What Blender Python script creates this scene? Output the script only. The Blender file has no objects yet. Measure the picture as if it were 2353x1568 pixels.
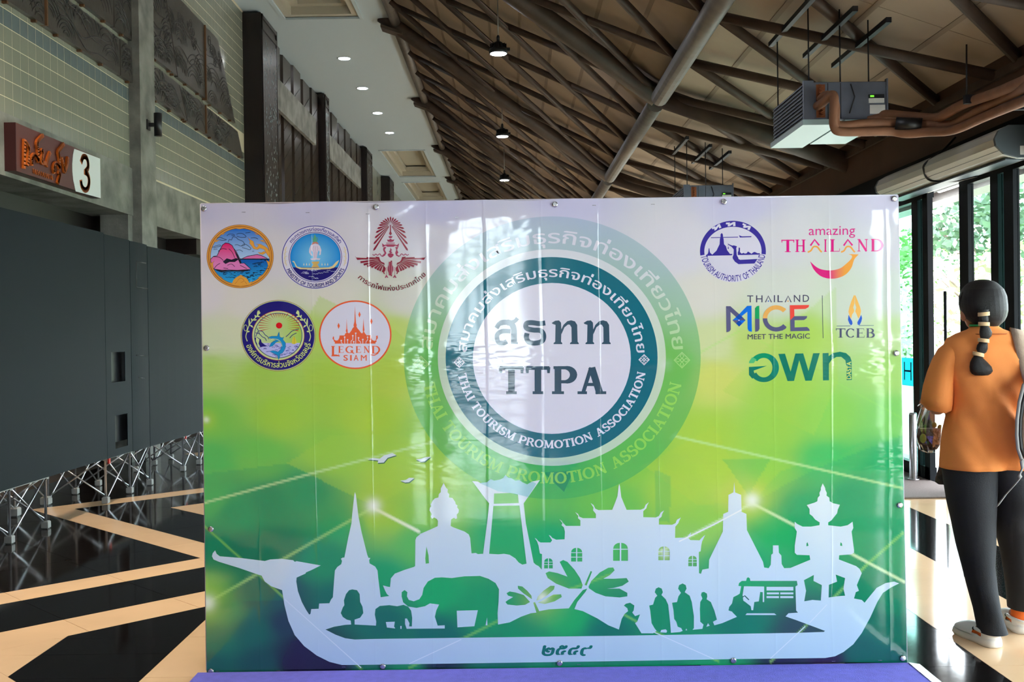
import bpy, math, random
import numpy as np
from mathutils import Vector, Matrix
from mathutils.geometry import tessellate_polygon

random.seed(7)
scene = bpy.context.scene
COL = scene.collection
PI = math.pi

# ------------------------------------------------------------ camera, world, light, exposure
FOC, ROLL, PITCH, EYE = 2400.0, math.radians(0.8), math.radians(0.4), 1.42
cam_d = bpy.data.cameras.new('camera')
cam_d.sensor_width = 36.0
cam_d.lens = FOC / 2353.0 * 36.0
cam_d.clip_start, cam_d.clip_end = 0.05, 400
cam = bpy.data.objects.new('camera', cam_d)
COL.objects.link(cam)
cam.matrix_world = (Matrix.Translation((0, 0, EYE)) @ Matrix.Rotation(PI/2 - PITCH, 4, 'X')
                    @ Matrix.Rotation(-ROLL, 4, 'Z'))
scene.camera = cam

world = bpy.data.worlds.new('world')
scene.world = world
world.use_nodes = True
bg = world.node_tree.nodes['Background']
bg.inputs[0].default_value = (0.86, 0.93, 1.0, 1)
bg.inputs[1].default_value = 15.0

sun_d = bpy.data.lights.new('sun', 'SUN')
sun_d.energy = 14.0
sun_d.angle = math.radians(1.5)
sun_d.color = (1.0, 0.95, 0.86)
sun = bpy.data.objects.new('sun', sun_d)
COL.objects.link(sun)
sun.rotation_euler = (math.radians(12), math.radians(22), 0)

scene.view_settings.view_transform = 'Standard'
scene.view_settings.look = 'None'
scene.view_settings.gamma = 1.0
scene.view_settings.use_curve_mapping = False
scene.view_settings.exposure = 0.0
scene.cycles.max_bounces = 8; scene.cycles.diffuse_bounces = 3; scene.cycles.caustics_reflective = False; scene.cycles.caustics_refractive = False
LAMP = 1.0          # one dial for every lamp of the hall

# ------------------------------------------------------------ helpers
def srgb(r, g=None, b=None):
    if g is None: r, g, b = r
    def f(c):
        c /= 255.0
        return c/12.92 if c <= 0.04045 else ((c+0.055)/1.055)**2.4
    return (f(r), f(g), f(b))

def ray(x, y):
    dx, dy = x-1176.5, 784-y
    u = dx*math.cos(ROLL)+dy*math.sin(ROLL); v = -dx*math.sin(ROLL)+dy*math.cos(ROLL)
    return u, FOC*math.cos(PITCH)+v*math.sin(PITCH), v*math.cos(PITCH)-FOC*math.sin(PITCH)
def onX(x, y, X):
    a, b, c = ray(x, y); t = X/a; return Vector((X, b*t, EYE+c*t))
def onY(x, y, Y):
    a, b, c = ray(x, y); t = Y/b; return Vector((a*t, Y, EYE+c*t))
def onZ(x, y, Z=0.0):
    a, b, c = ray(x, y); t = (Z-EYE)/c; return Vector((a*t, b*t, Z))
def proj(p):
    X, Y, Z = p[0], p[1], p[2]-EYE
    yc = Y*math.cos(PITCH)-Z*math.sin(PITCH); v = Z*math.cos(PITCH)+Y*math.sin(PITCH)
    if yc < 0.05: return None
    u, v = X*FOC/yc, v*FOC/yc
    return 1176.5+u*math.cos(ROLL)-v*math.sin(ROLL), 784-(u*math.sin(ROLL)+v*math.cos(ROLL)), yc

MATS = {}
def mat(name, col, rough=0.5, metal=0.0, spec=0.5, noise=0.0, nscale=6.0, bump=0.0, bscale=60.0,
        emit=None, estr=0.0, stretch=(1, 1, 1), coat=0.0, col2=None, trans=0.0, rnoise=0.0):
    if name in MATS: return MATS[name]
    m = bpy.data.materials.new(name); m.use_nodes = True
    nt = m.node_tree; N = nt.nodes; L = nt.links
    b = N['Principled BSDF']
    c = col if max(col) <= 1.0 and not isinstance(col[0], int) else srgb(col)
    b.inputs['Base Color'].default_value = (*c, 1)
    b.inputs['Roughness'].default_value = rough
    b.inputs['Metallic'].default_value = metal
    b.inputs['Specular IOR Level'].default_value = spec
    b.inputs['Coat Weight'].default_value = coat
    b.inputs['Coat Roughness'].default_value = 0.08
    b.inputs['Transmission Weight'].default_value = trans
    if noise or bump or rnoise:
        tc = N.new('ShaderNodeTexCoord'); mp = N.new('ShaderNodeMapping')
        mp.inputs['Scale'].default_value = stretch
        L.new(tc.outputs['Object'], mp.inputs['Vector'])
    if noise or rnoise:
        n = N.new('ShaderNodeTexNoise'); n.inputs['Scale'].default_value = nscale
        n.inputs['Detail'].default_value = 6
        L.new(mp.outputs[0], n.inputs['Vector'])
    if noise:
        mx = N.new('ShaderNodeMix'); mx.data_type = 'RGBA'
        c2 = col2 and (srgb(col2) if max(col2) > 1 else col2) or tuple(v*(1-noise) for v in c)
        mx.inputs[6].default_value = (*c, 1); mx.inputs[7].default_value = (*c2, 1)
        r = N.new('ShaderNodeValToRGB'); r.color_ramp.elements[0].position = 0.35; r.color_ramp.elements[1].position = 0.68
        L.new(n.outputs[0], r.inputs[0]); L.new(r.outputs[0], mx.inputs[0])
        L.new(mx.outputs[2], b.inputs['Base Color'])
    if rnoise:
        mr = N.new('ShaderNodeMapRange'); mr.inputs[3].default_value = rough; mr.inputs[4].default_value = rough+rnoise
        L.new(n.outputs[0], mr.inputs[0]); L.new(mr.outputs[0], b.inputs['Roughness'])
    if bump:
        n2 = N.new('ShaderNodeTexNoise'); n2.inputs['Scale'].default_value = bscale; n2.inputs['Detail'].default_value = 4
        L.new(mp.outputs[0], n2.inputs['Vector'])
        bp = N.new('ShaderNodeBump'); bp.inputs['Strength'].default_value = bump; bp.inputs['Distance'].default_value = 0.02
        L.new(n2.outputs[0], bp.inputs['Height']); L.new(bp.outputs[0], b.inputs['Normal'])
    if emit:
        e = emit if max(emit) <= 1.0 and not isinstance(emit[0], int) else srgb(emit)
        b.inputs['Emission Color'].default_value = (*e, 1); b.inputs['Emission Strength'].default_value = estr
    MATS[name] = m
    return m

def glass_mat(name, tint, refl=0.12):
    m = bpy.data.materials.new(name); m.use_nodes = True
    nt = m.node_tree; N = nt.nodes; L = nt.links
    for n in list(N): N.remove(n)
    o = N.new('ShaderNodeOutputMaterial'); mx = N.new('ShaderNodeMixShader')
    t = N.new('ShaderNodeBsdfTransparent'); t.inputs[0].default_value = (*tint, 1)
    g = N.new('ShaderNodeBsdfGlossy'); g.inputs['Roughness'].default_value = 0.02
    f = N.new('ShaderNodeLayerWeight'); f.inputs['Blend'].default_value = 0.5
    pw = N.new('ShaderNodeMath'); pw.operation = 'POWER'; pw.inputs[1].default_value = 5.0
    L.new(f.outputs['Facing'], pw.inputs[0])
    ma = N.new('ShaderNodeMath'); ma.operation = 'MULTIPLY_ADD'; ma.inputs[1].default_value = 0.5; ma.inputs[2].default_value = refl*0.5
    L.new(pw.outputs[0], ma.inputs[0]); L.new(ma.outputs[0], mx.inputs[0])
    L.new(t.outputs[0], mx.inputs[1]); L.new(g.outputs[0], mx.inputs[2]); L.new(mx.outputs[0], o.inputs[0])
    MATS[name] = m
    return m

def sheet_mat(name, col):
    m = bpy.data.materials.new(name); m.use_nodes = True
    nt = m.node_tree; N = nt.nodes; L = nt.links
    b = N['Principled BSDF']; b.inputs['Base Color'].default_value = (*srgb(col), 1); b.inputs['Roughness'].default_value = .5
    t = N.new('ShaderNodeBsdfTranslucent'); t.inputs[0].default_value = (*srgb(col), 1)
    x = N.new('ShaderNodeMixShader'); x.inputs[0].default_value = .75
    L.new(b.outputs[0], x.inputs[1]); L.new(t.outputs[0], x.inputs[2]); L.new(x.outputs[0], N['Material Output'].inputs[0])
    MATS[name] = m; return m

class MB:
    """collects shapes for one mesh object"""
    def __init__(s): s.v = []; s.f = []; s.m = []; s.mi = 0; s.sm = []
    def add(s, vs, fs, smooth=False):
        k = len(s.v); s.v += [tuple(p) for p in vs]
        for f in fs: s.f.append([i+k for i in f]); s.m.append(s.mi); s.sm.append(smooth)
        return s
    def box(s, x0, x1, y0, y1, z0, z1):
        v = [(x, y, z) for z in (z0, z1) for y in (y0, y1) for x in (x0, x1)]
        return s.add(v, [(0, 2, 3, 1), (4, 5, 7, 6), (0, 1, 5, 4), (2, 6, 7, 3), (0, 4, 6, 2), (1, 3, 7, 5)])
    def bbox(s, x0, x1, y0, y1, z0, z1, c=0.01):
        """box with chamfered vertical and horizontal edges"""
        def rect(i, z): return [(x0+i, y0+c*0+i, z), (x1-i, y0+i, z), (x1-i, y1-i, z), (x0+i, y1-i, z)]
        r = [rect(c, z0), rect(0, z0+c), rect(0, z1-c), rect(c, z1)]
        v = sum(r, []); f = [(3, 2, 1, 0), (12, 13, 14, 15)]
        for k in range(3):
            for i in range(4): j = (i+1) % 4; f.append((k*4+i, k*4+j, k*4+4+j, k*4+4+i))
        return s.add(v, f)
    def tube(s, pts, r, n=8, cap=True, smooth=True):
        pts = [Vector(p) for p in pts]; rs = r if isinstance(r, (list, tuple)) else [r]*len(pts)
        ring = []; up = None
        for i, p in enumerate(pts):
            d = (pts[min(i+1, len(pts)-1)]-pts[max(i-1, 0)])
            if d.length < 1e-9: d = Vector((0, 0, 1))
            d.normalize()
            if up is None:
                up = Vector((0, 0, 1)) if abs(d.z) < 0.9 else Vector((0, 1, 0))
            a = d.cross(up)
            if a.length < 1e-6: a = d.cross(Vector((1, 0, 0)))
            a.normalize(); b = a.cross(d).normalized(); up = b
            ring += [p+(a*math.cos(t)+b*math.sin(t))*rs[i] for t in [2*PI*k/n for k in range(n)]]
        f = []
        for i in range(len(pts)-1):
            for k in range(n):
                j = (k+1) % n; f.append((i*n+k, i*n+j, (i+1)*n+j, (i+1)*n+k))
        s.add(ring, f, smooth)
        if cap:
            q = len(s.v)-len(ring); e = (len(pts)-1)*n
            s.f += [[q+k for k in range(n)][::-1], [q+e+k for k in range(n)]]; s.m += [s.mi]*2; s.sm += [False]*2
        return s
    def lathe(s, c, prof, n=20, axis='z', smooth=True):
        c = Vector(c); v = []; f = []
        for (r, h) in prof:
            for k in range(n):
                t = 2*PI*k/n; a, b = r*math.cos(t), r*math.sin(t)
                v.append(c+(Vector((a, b, h)) if axis == 'z' else Vector((h, a, b)) if axis == 'x' else Vector((a, h, b))))
        for i in range(len(prof)-1):
            for k in range(n):
                j = (k+1) % n; f.append((i*n+k, i*n+j, (i+1)*n+j, (i+1)*n+k))
        s.add(v, f, smooth); q = len(s.v)-len(v); e = (len(prof)-1)*n
        if prof[0][0] > 1e-6: s.f.append([q+k for k in range(n)][::-1]); s.m.append(s.mi); s.sm.append(False)
        if prof[-1][0] > 1e-6: s.f.append([q+e+k for k in range(n)]); s.m.append(s.mi); s.sm.append(False)
        return s
    def prism(s, poly, d):
        """closed 3-D polygon extruded along vector d"""
        n = len(poly); d = Vector(d); v = [Vector(p) for p in poly]
        v += [p+d for p in v]
        f = [tuple(range(n))[::-1], tuple(range(n, 2*n))]+[(i, (i+1) % n, n+(i+1) % n, n+i) for i in range(n)]
        return s.add(v, f)
    def ellip(s, c, r, n=14, k=10, rot=None):
        c = Vector(c); v = []; f = []
        for i in range(k+1):
            t = PI*i/k
            for j in range(n):
                a = 2*PI*j/n; p = Vector((r[0]*math.sin(t)*math.cos(a), r[1]*math.sin(t)*math.sin(a), r[2]*math.cos(t)))
                if rot: p = rot @ p
                v.append(c+p)
        for i in range(k):
            for j in range(n):
                q = (j+1) % n; f.append((i*n+j, (i+1)*n+j, (i+1)*n+q, i*n+q))
        return s.add(v, f, True)
    def loft(s, rings, cap=True, smooth=True):
        n = len(rings[0]); v = sum([list(r) for r in rings], []); f = []
        for i in range(len(rings)-1):
            for k in range(n):
                j = (k+1) % n; f.append((i*n+k, i*n+j, (i+1)*n+j, (i+1)*n+k))
        s.add(v, f, smooth)
        if cap:
            q = len(s.v)-len(v); e = (len(rings)-1)*n
            s.f += [[q+k for k in range(n)][::-1], [q+e+k for k in range(n)]]; s.m += [s.mi]*2; s.sm += [smooth]*2
        return s
    def mesh(s, name, mats):
        me = bpy.data.meshes.new(name); me.from_pydata(s.v, [], s.f)
        for m in (mats if isinstance(mats, (list, tuple)) else [mats]): me.materials.append(m)
        me.polygons.foreach_set('material_index', s.m)
        me.polygons.foreach_set('use_smooth', s.sm)
        me.update()
        import bmesh
        bm = bmesh.new(); bm.from_mesh(me); bmesh.ops.recalc_face_normals(bm, faces=bm.faces); bm.to_mesh(me); bm.free()
        return me
    def build(s, name, mats, parent=None, **kw):
        return link(name, s.mesh(name, mats), parent, **kw)

def link(name, data, parent=None, label=None, cat=None, group=None, kind=None, loc=None):
    o = bpy.data.objects.new(name, data); COL.objects.link(o)
    if parent is not None:
        o.parent = parent
        if parent.type == 'EMPTY' and parent.parent is None: o.matrix_parent_inverse = Matrix.Translation(-parent.location)
    if loc is not None: o.location = loc
    if label: o['label'] = label
    if cat: o['category'] = cat
    if group: o['group'] = group
    if kind: o['kind'] = kind
    return o
def copy_tree(o, shift=(0, 0, 0), parent=None, label=None):
    c = o.copy(); COL.objects.link(c)
    if parent is None:
        c.location = o.location+Vector(shift)
        if label: c['label'] = label
    else: c.parent = parent
    for ch in [q for q in bpy.data.objects if q.parent == o]: copy_tree(ch, parent=c)
    return c
def thing(name, label, cat, group=None, loc=(0, 0, 0)):
    return link(name, None, None, label, cat, group, None, loc)
def setting(name, loc=(0, 0, 0)):
    return link(name, None, None, kind='structure', loc=loc)
ORD = ['first', 'second', 'third', 'fourth', 'fifth', 'sixth', 'seventh', 'eighth', 'ninth', 'tenth', 'eleventh', 'twelfth']

def clip(poly, a, b, c):
    """keep a*x+b*y<=c of a 2-D polygon"""
    out = []
    for i, p in enumerate(poly):
        q = poly[(i+1) % len(poly)]
        dp, dq = a*p[0]+b*p[1]-c, a*q[0]+b*q[1]-c
        if dp <= 0: out.append(p)
        if (dp < 0 < dq) or (dq < 0 < dp):
            t = dp/(dp-dq); out.append((p[0]+(q[0]-p[0])*t, p[1]+(q[1]-p[1])*t))
    return out
def parea(p): return 0.5*abs(sum(p[i][0]*p[(i+1) % len(p)][1]-p[(i+1) % len(p)][0]*p[i][1] for i in range(len(p))))
def shrink(p, e):
    cx = sum(a[0] for a in p)/len(p); cy = sum(a[1] for a in p)/len(p); o = []
    for a in p:
        d = math.hypot(a[0]-cx, a[1]-cy); k = max(0.0, 1-e*1.4/max(d, 1e-6)); o.append((cx+(a[0]-cx)*k, cy+(a[1]-cy)*k))
    return o

XW, XR, ZC = -4.4, 3.85, 6.85            # tiled wall, glazed wall, soffit
PX, PZ = 1.71, 4.17                      # purlin pipe
TX, TZ = -1.92, 6.80                     # pipe along the soffit edge
BX, BZ = XR, 3.42                        # foot of the roof at the glazed wall

# ------------------------------------------------------------ materials
M = dict(
 black_granite=mat('black_granite', (24, 20, 19), 0.055, spec=0.5, noise=0.35, nscale=26, rnoise=0.04),
 beige_stone=mat('beige_stone', (243, 203, 160), 0.10, spec=0.5, noise=0.08, nscale=3.0, rnoise=0.05),
 grout=mat('grout', (70, 60, 52), 0.7),
 concrete=mat('concrete', (138, 136, 130), 0.8, noise=0.5, nscale=3.5, bump=0.25, bscale=30),
 cream_tile=mat('cream_tile', (138, 139, 126), 0.22, noise=0.10, nscale=2.0),
 grey_tile=mat('grey_tile', (108, 119, 122), 0.22, noise=0.15, nscale=5.0),
 tile_grout=mat('tile_grout', (206, 194, 168), 0.8),
 relief=mat('cast_relief', (84, 78, 74), 0.38, metal=0.35, noise=0.25, nscale=5, bump=0.1, bscale=40),
 relief_line=mat('cast_relief_line', (40, 36, 34), 0.5, metal=0.2),
 rust=mat('rusty_edge', (110, 74, 44), 0.6, noise=0.3, nscale=8),
 dark_wood=mat('dark_wood', (32, 19, 16), 0.32, noise=0.4, nscale=4, stretch=(6, 6, .6), bump=0.1, bscale=30),
 carved=mat('carved_wood', (48, 36, 33), 0.36, noise=0.5, nscale=10, bump=0.5, bscale=18),
 shell=mat('shell_inlay', (170, 185, 190), 0.25),
 board_wood=mat('board_wood', (44, 33, 27), 0.30, noise=0.35, nscale=3, stretch=(4, 4, .5)),
 white_ceiling=mat('white_ceiling', (184, 197, 206), 0.6),
 cream_coffer=mat('cream_coffer', (186, 178, 162), 0.25),
 truss=mat('brown_truss', (78, 62, 52), 0.55, noise=0.35, nscale=5, bump=0.1, bscale=30),
 truss_pipe=mat('grey_truss_pipe', (104, 96, 90), 0.5, noise=0.3, nscale=8),
 roof_board=mat('roof_board', (176, 158, 140), 0.75, noise=0.12, nscale=2.0),
 roof_batten=mat('roof_batten', (142, 126, 110), 0.7),
 fascia=mat('brown_fascia', (86, 60, 44), 0.6, noise=0.2, nscale=3),
 door_frame=mat('door_frame', (7, 11, 15), 0.5, spec=0.1),
 dark_void=mat('dark_door_leaf', (26, 18, 16), 0.5, noise=0.3, nscale=4),
 panel=mat('black_panel', (13, 23, 29), 0.55, spec=0.08, noise=0.12, nscale=1.2),
 alu=mat('aluminium', (205, 205, 210), 0.28, metal=0.85),
 alu_grey=mat('grey_plastic', (150, 148, 145), 0.5),
 red=mat('red_clip', (190, 40, 30), 0.5),
 black=mat('black_plastic', (18, 18, 22), 0.4),
 lamp_body=mat('lamp_body', (30, 30, 32), 0.45, metal=0.4),
 lamp_glow=mat('lamp_glow', (255, 255, 255), 0.4, emit=(235, 240, 255), estr=290.0*LAMP),
 down_glow=mat('downlight_glow', (255, 255, 255), 0.4, emit=(246, 248, 255), estr=50.0*LAMP),
 tube_glow=mat('tube_glow', (255, 255, 255), 0.4, emit=(255, 255, 255), estr=14.0),
 galv=mat('galvanised', (112, 120, 138), 0.45, metal=0.45, noise=0.2, nscale=6),
 fin=mat('coil_fin', (28, 30, 38), 0.5, metal=0.3),
 copper=mat('copper_coil', (150, 88, 56), 0.4, metal=0.5),
 foam=mat('pipe_foam', (126, 84, 60), 0.75, noise=0.2, nscale=9, bump=0.15, bscale=30),
 drip=mat('drip_tray', (150, 172, 176), 0.4),
 ac_white=mat('appliance_white', (196, 196, 190), 0.4),
 ac_grey=mat('appliance_grey', (72, 82, 90), 0.5),
 paper=mat('paper_label', (215, 215, 215), 0.7),
 lcd=mat('lcd_green', (20, 40, 20), 0.4, emit=(120, 220, 60), estr=1.5),
 mat_grey=mat('door_mat', (120, 108, 102), 0.95, noise=0.2, nscale=60, bump=0.3, bscale=300),
 carpet=mat('purple_carpet', (118, 114, 220), 0.95, noise=0.12, nscale=30, bump=0.35, bscale=250),
 tape=mat('silver_tape', (205, 210, 215), 0.25, metal=0.6, bump=0.3, bscale=40),
 sign_brown=mat('sign_brown', (86, 40, 36), 0.4),
 sign_edge=mat('sign_edge', (60, 18, 20), 0.4),
 sign_white=mat('sign_white', (224, 226, 228), 0.4),
 sign_orange=mat('sign_orange', (188, 92, 26), 0.35),
 steel=mat('stainless', (190, 192, 195), 0.25, metal=0.9),
)
M['glass'] = glass_mat('clear_glass', (0.93, 0.97, 0.96), 0.08)
M['green_glass'] = glass_mat('green_glass', (0.60, 0.86, 0.80), 0.12)
# ============================================================ THE SETTING
def pick(pieces, n=300):
    """pieces: (centre, size, data); the n that show largest in view first"""
    def score(c, s):
        q = proj(c)
        if q is None or not (-40 < q[0] < 2393 and -40 < q[1] < 1608): return 0
        if 470 < q[0] < 2080 and 470 < q[1] < 1540 and c[1] > 4.4: return 0
        return s/q[2]**2
    r = sorted(pieces, key=lambda p: -score(p[0], p[1]))
    return r[:n], r[n:]

# ---- floor: stone tiles in two colours, a zigzag on the left, stripes along the hall
floor = MB().box(-9, XR, -14, 50, -0.2, -0.004).build('floor', M['grout'], kind='structure')
TS = 0.587
pieces = []
def put(poly, colour):
    for a, b, c in ((-1, 0, 4.6), (1, 0, XR-0.02), (0, 1, 17.0), (0, -1, 1.0)):
        poly = clip(poly, a, b, c)
        if len(poly) < 3: return
    if parea(poly) < 0.0008: return
    cx = sum(p[0] for p in poly)/len(poly); cy = sum(p[1] for p in poly)/len(poly)
    pieces.append(((cx, cy, 0), parea(poly)*EYE/max(cy, 1), (poly, colour)))
R2 = math.sqrt(2)
DB = [(-0.0, 0.262, 1), (0.262, 0.83, 0), (0.83, 1.14, 1)]
for k in range(-3, 5):
    ya, yb = 6.73+2.03*k, 6.73+2.03*(k+1)
    up = (k % 2 == 0)                        # zigzag runs to the left as y grows
    x_at = -2.03 if up else -4.06
    s = 1 if up else -1                      # d = x + s*(y-ya) - x_at
    def rect(p0, p1, q0, q1):
        out = []
        for p, q in ((p0, q0), (p1, q0), (p1, q1), (p0, q1)):
            # p = (x + s*y - c)/R2, q = (x - s*y)/R2
            A = p*R2+x_at+s*ya; B = q*R2
            out.append(((A+B)/2, (A-B)/2*s))
        for a, b, c in ((0, 1, yb), (0, -1, -ya)): out = clip(out, a, b, c) if len(out) > 2 else out
        return out
    bands = DB+[(-TS*(i+1), -TS*i, 0) for i in range(6)]
    qs = [0.0+TS*i-0.23 for i in range(-26, 26)]
    for p0, p1, cidx in bands:
        for q in qs:
            r = rect(p0, p1, q, q+TS)
            if len(r) > 2: put(r, cidx)
    # border strips beyond the zigzag
    cst = x_at+s*ya+1.14*R2
    xs = [-4.5, -3.9, -3.32, -2.735, -2.15, -1.565]
    for i in range(40):
        y0 = 1.43+TS*i-0.0
        for x0, x1, cidx in [(xs[j], xs[j+1], 1 if j < 4 else 0) for j in range(5)]:
            r = [(x0, y0), (x1, y0), (x1, y0+TS), (x0, y0+TS)]
            for a, b, c in ((0, 1, yb), (0, -1, -ya), (-1, -s, -cst)):
                r = clip(r, a, b, c) if len(r) > 2 else r
            if len(r) > 2: put(r, cidx)
xs = [-1.565+TS*i for i in range(7)]+[1.98, 2.555, 3.13, 3.85]
xs[6] = 1.98-TS; xs = sorted(set(xs))
for j in range(len(xs)-1):
    cidx = 0 if (abs(xs[j]-(1.98-TS)) < .02 or abs(xs[j]-2.555) < .02) else 1
    if xs[j] < 1.3: cidx = j % 2 == 0
    for i in range(30):
        y0 = 1.43+TS*i
        r = [(xs[j], y0), (xs[j+1], y0), (xs[j+1], y0+TS), (xs[j], y0+TS)]
        if xs[j] < -0.5:                     # under the zigzag points
            pass
        put(r, int(cidx))
def tile_mesh(poly, lvl):
    mb = MB(); p = shrink(poly, 0.0012)
    z = lvl
    mb.prism([(a, b, -0.004) for a, b in p], (0, 0, 0.004+z))
    return mb
stone = [M['black_granite'], M['beige_stone']]
near, rest = pick(pieces, 300)
for c, s_, (poly, ci) in near:
    tile_mesh(poly, random.uniform(0, .0002)).build('floor_tile', stone[ci], floor)
mb = MB()
for c, s_, (poly, ci) in rest:
    mb.mi = ci; t = tile_mesh(poly, random.uniform(0, .0002)); mb.add(t.v, t.f)
mb.mi = 1
mb.prism([(-4.6, 17, -0.004), (XR, 17, -0.004), (XR, 49, -0.004), (-4.6, 49, -0.004)], (0, 0, 0.004))
mb.prism([(-4.6, -14, -0.004), (XR, -14, -0.004), (XR, 1.0, -0.004), (-4.6, 1.0, -0.004)], (0, 0, 0.004))
mb.build('floor_tile_field', stone, floor, kind='stuff')

# ---- left wall: openings below, a concrete beam, glazed tiles above
wl = MB().box(XW-0.5, XW-0.0012, 6.0, 49, 3.38, ZC+0.6).build('wall_left', M['tile_grout'], kind='structure')
MB().box(XW-0.6, XW-0.45, -14, 49, 0, 3.4).build('door_recess', M['dark_void'], wl)
MB().box(XW-0.3, XW, -14, 6.03, 3.38, ZC+0.6).build('upper_wall', M['cream_tile'], wl)
tl = []
P_ = 0.155
for r in range(23):
    for c in range(-19, 54):
        y, z = 8.98+c*P_, 3.40+r*P_
        if 12.1 < y and y+P_ < 12.65: continue
        zc = z+P_/2
        if 4.42 < zc < 4.76 and y > 8.4: continue
        if 4.9 < zc < 5.82 and (8.4 < y < 15.6): continue
        if y > 17.45 or z+P_ > ZC: continue
        tl.append(((XW, y+P_/2, zc), P_*P_*4.4/y, (y, z, 1 if r == 5 else 0)))
near, rest = pick(tl, 300)
def wtile(g=0.0075): return MB().bbox(-0.008, 0.0, g/2, P_-g/2, g/2, P_-g/2, 0.0015)
tm = [wtile().mesh('wall_tile', M['cream_tile']), wtile().mesh('wall_tile', M['grey_tile'])]
for c, s_, (y, z, k) in near:
    o = link('wall_tile', tm[k], wl); o.location = (XW+random.uniform(0, .0012), y, z)
mb = MB(); w0 = wtile()
for c, s_, (y, z, k) in rest:
    mb.mi = k; e = random.uniform(0, .0012); mb.add([(a+XW+e, b+y, d+z) for a, b, d in w0.v], w0.f)
mb.build('wall_tile_field', [M['cream_tile'], M['grey_tile']], wl, kind='stuff')

beam = MB().box(XW-0.45, XW+0.03, 4.0, 12.12, 2.85, 3.40)
beam.box(XW-0.45, XW+0.0, 12.63, 15.2, 2.82, 3.38)
beam.build('trim_1', M['concrete'], kind='structure')
pil = MB().bbox(XW-0.35, XW+0.13, 12.12, 12.63, 0, ZC, 0.012)
pil.box(XW-0.30, XW+0.02, 11.98, 12.14, 0, 2.86)
pil.build('concrete_pillar', M['concrete'], label='grey concrete pillar on the left wall carrying the black wall light', cat='pillar')
MB().box(XW-0.45, XW-0.02, 14.7, 17.45, 2.6, 3.38).build('dark_lintel', M['dark_wood'], wl)

# ---- soffit with coffers
sof = setting('ceiling')
cof = [(11.6, 17.85), (30.65, 35.8), (37.1, 42.3)]
mb = MB(); ys = [-14]
cx0, cx1 = -3.80, -2.50
for a, b in cof:
    mb.box(XW, -1.98, ys[-1], a, ZC, ZC+0.5); mb.box(XW, cx0, a, b, ZC, ZC+0.5); mb.box(cx1, -1.98, a, b, ZC, ZC+0.5); ys.append(b)
mb.box(XW, -1.98, ys[-1], 49, ZC, ZC+0.5)
mb.build('soffit_slab', M['white_ceiling'], sof)
for a, b in cof:
    m2 = MB()
    for e, z0, z1 in ((0.0, ZC+0.02, ZC+0.16), (0.14, ZC+0.16, ZC+0.30)):
        x0, x1, y0, y1 = cx0+e, cx1-e, a+e, b-e
        m2.box(x0, x1, y0, y0+.14, z0, z1); m2.box(x0, x1, y1-.14, y1, z0, z1)
        m2.box(x0, x0+.14, y0+.14, y1-.14, z0, z1); m2.box(x1-.14, x1, y0+.14, y1-.14, z0, z1)
    m2.box(cx0, cx1, a, b, ZC+0.34, ZC+0.4)
    m2.build('coffer', M['cream_coffer'], sof)
    m3 = MB()
    for x0, x1, y0, y1 in ((cx0-.04, cx0+.02, a-.04, b+.04), (cx1-.02, cx1+.04, a-.04, b+.04), (cx0, cx1, a-.04, a+.02), (cx0, cx1, b-.02, b+.04)):
        m3.box(x0, x1, y0, y1, ZC-0.025, ZC+0.01)
    m3.build('coffer_moulding', M['white_ceiling'], sof)

# ---- roof over the hall: boards, rafters, purlin pipe, lattice of round bars
roof = setting('ceiling_roof')
def slope(a, b, t): return (a[0]+(b[0]-a[0])*t, a[1]+(b[1]-a[1])*t)
LA, LB, RB = (TX, TZ), (PX, PZ), (BX, BZ)
def boards(A, B, n, lift):
    d = Vector((B[0]-A[0], 0, B[1]-A[1])); nrm = Vector((-d.z, 0, d.x)).normalized()
    if nrm.z < 0: nrm = -nrm
    for i in range(n):
        e = 0.006/d.length
        a = slope(A, B, i/n+e); b = slope(A, B, (i+1)/n-e)
        for (y0, y1) in ((-14, 8.0), (8.0, 26.0), (26.0, 49)):
            p = [Vector((a[0], y0, a[1]))+nrm*lift, Vector((b[0], y0, b[1]))+nrm*lift, Vector((b[0], y1-.008, b[1]))+nrm*lift, Vector((a[0], y1-.008, a[1]))+nrm*lift]
            MB().prism(p, nrm*0.02).build('roof_board', M['roof_board'], roof)
        m = MB(); j = slope(A, B, i/n)
        w = d.normalized()*0.022
        c = Vector((j[0], -14, j[1]))+nrm*(lift-0.006)
        m.prism([c-w, c+w, c+w+Vector((0, 63, 0)), c-w+Vector((0, 63, 0))], nrm*0.012)
        m.build('roof_batten', M['roof_batten'], roof)
    p = [Vector((A[0]-.4*(A is LA), -14, A[1]+.25*(A is LA)))+nrm*(lift+.03), Vector((B[0], -14, B[1]))+nrm*(lift+.03), Vector((B[0], 49, B[1]))+nrm*(lift+.03), Vector((A[0]-.4*(A is LA), 49, A[1]+.25*(A is LA)))+nrm*(lift+.03)]
    MB().prism(p, nrm*0.1).build('roof_deck', M['truss'], roof)
boards(LA, LB, 9, 0.10)
boards(LB, RB, 4, 0.10)
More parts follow.
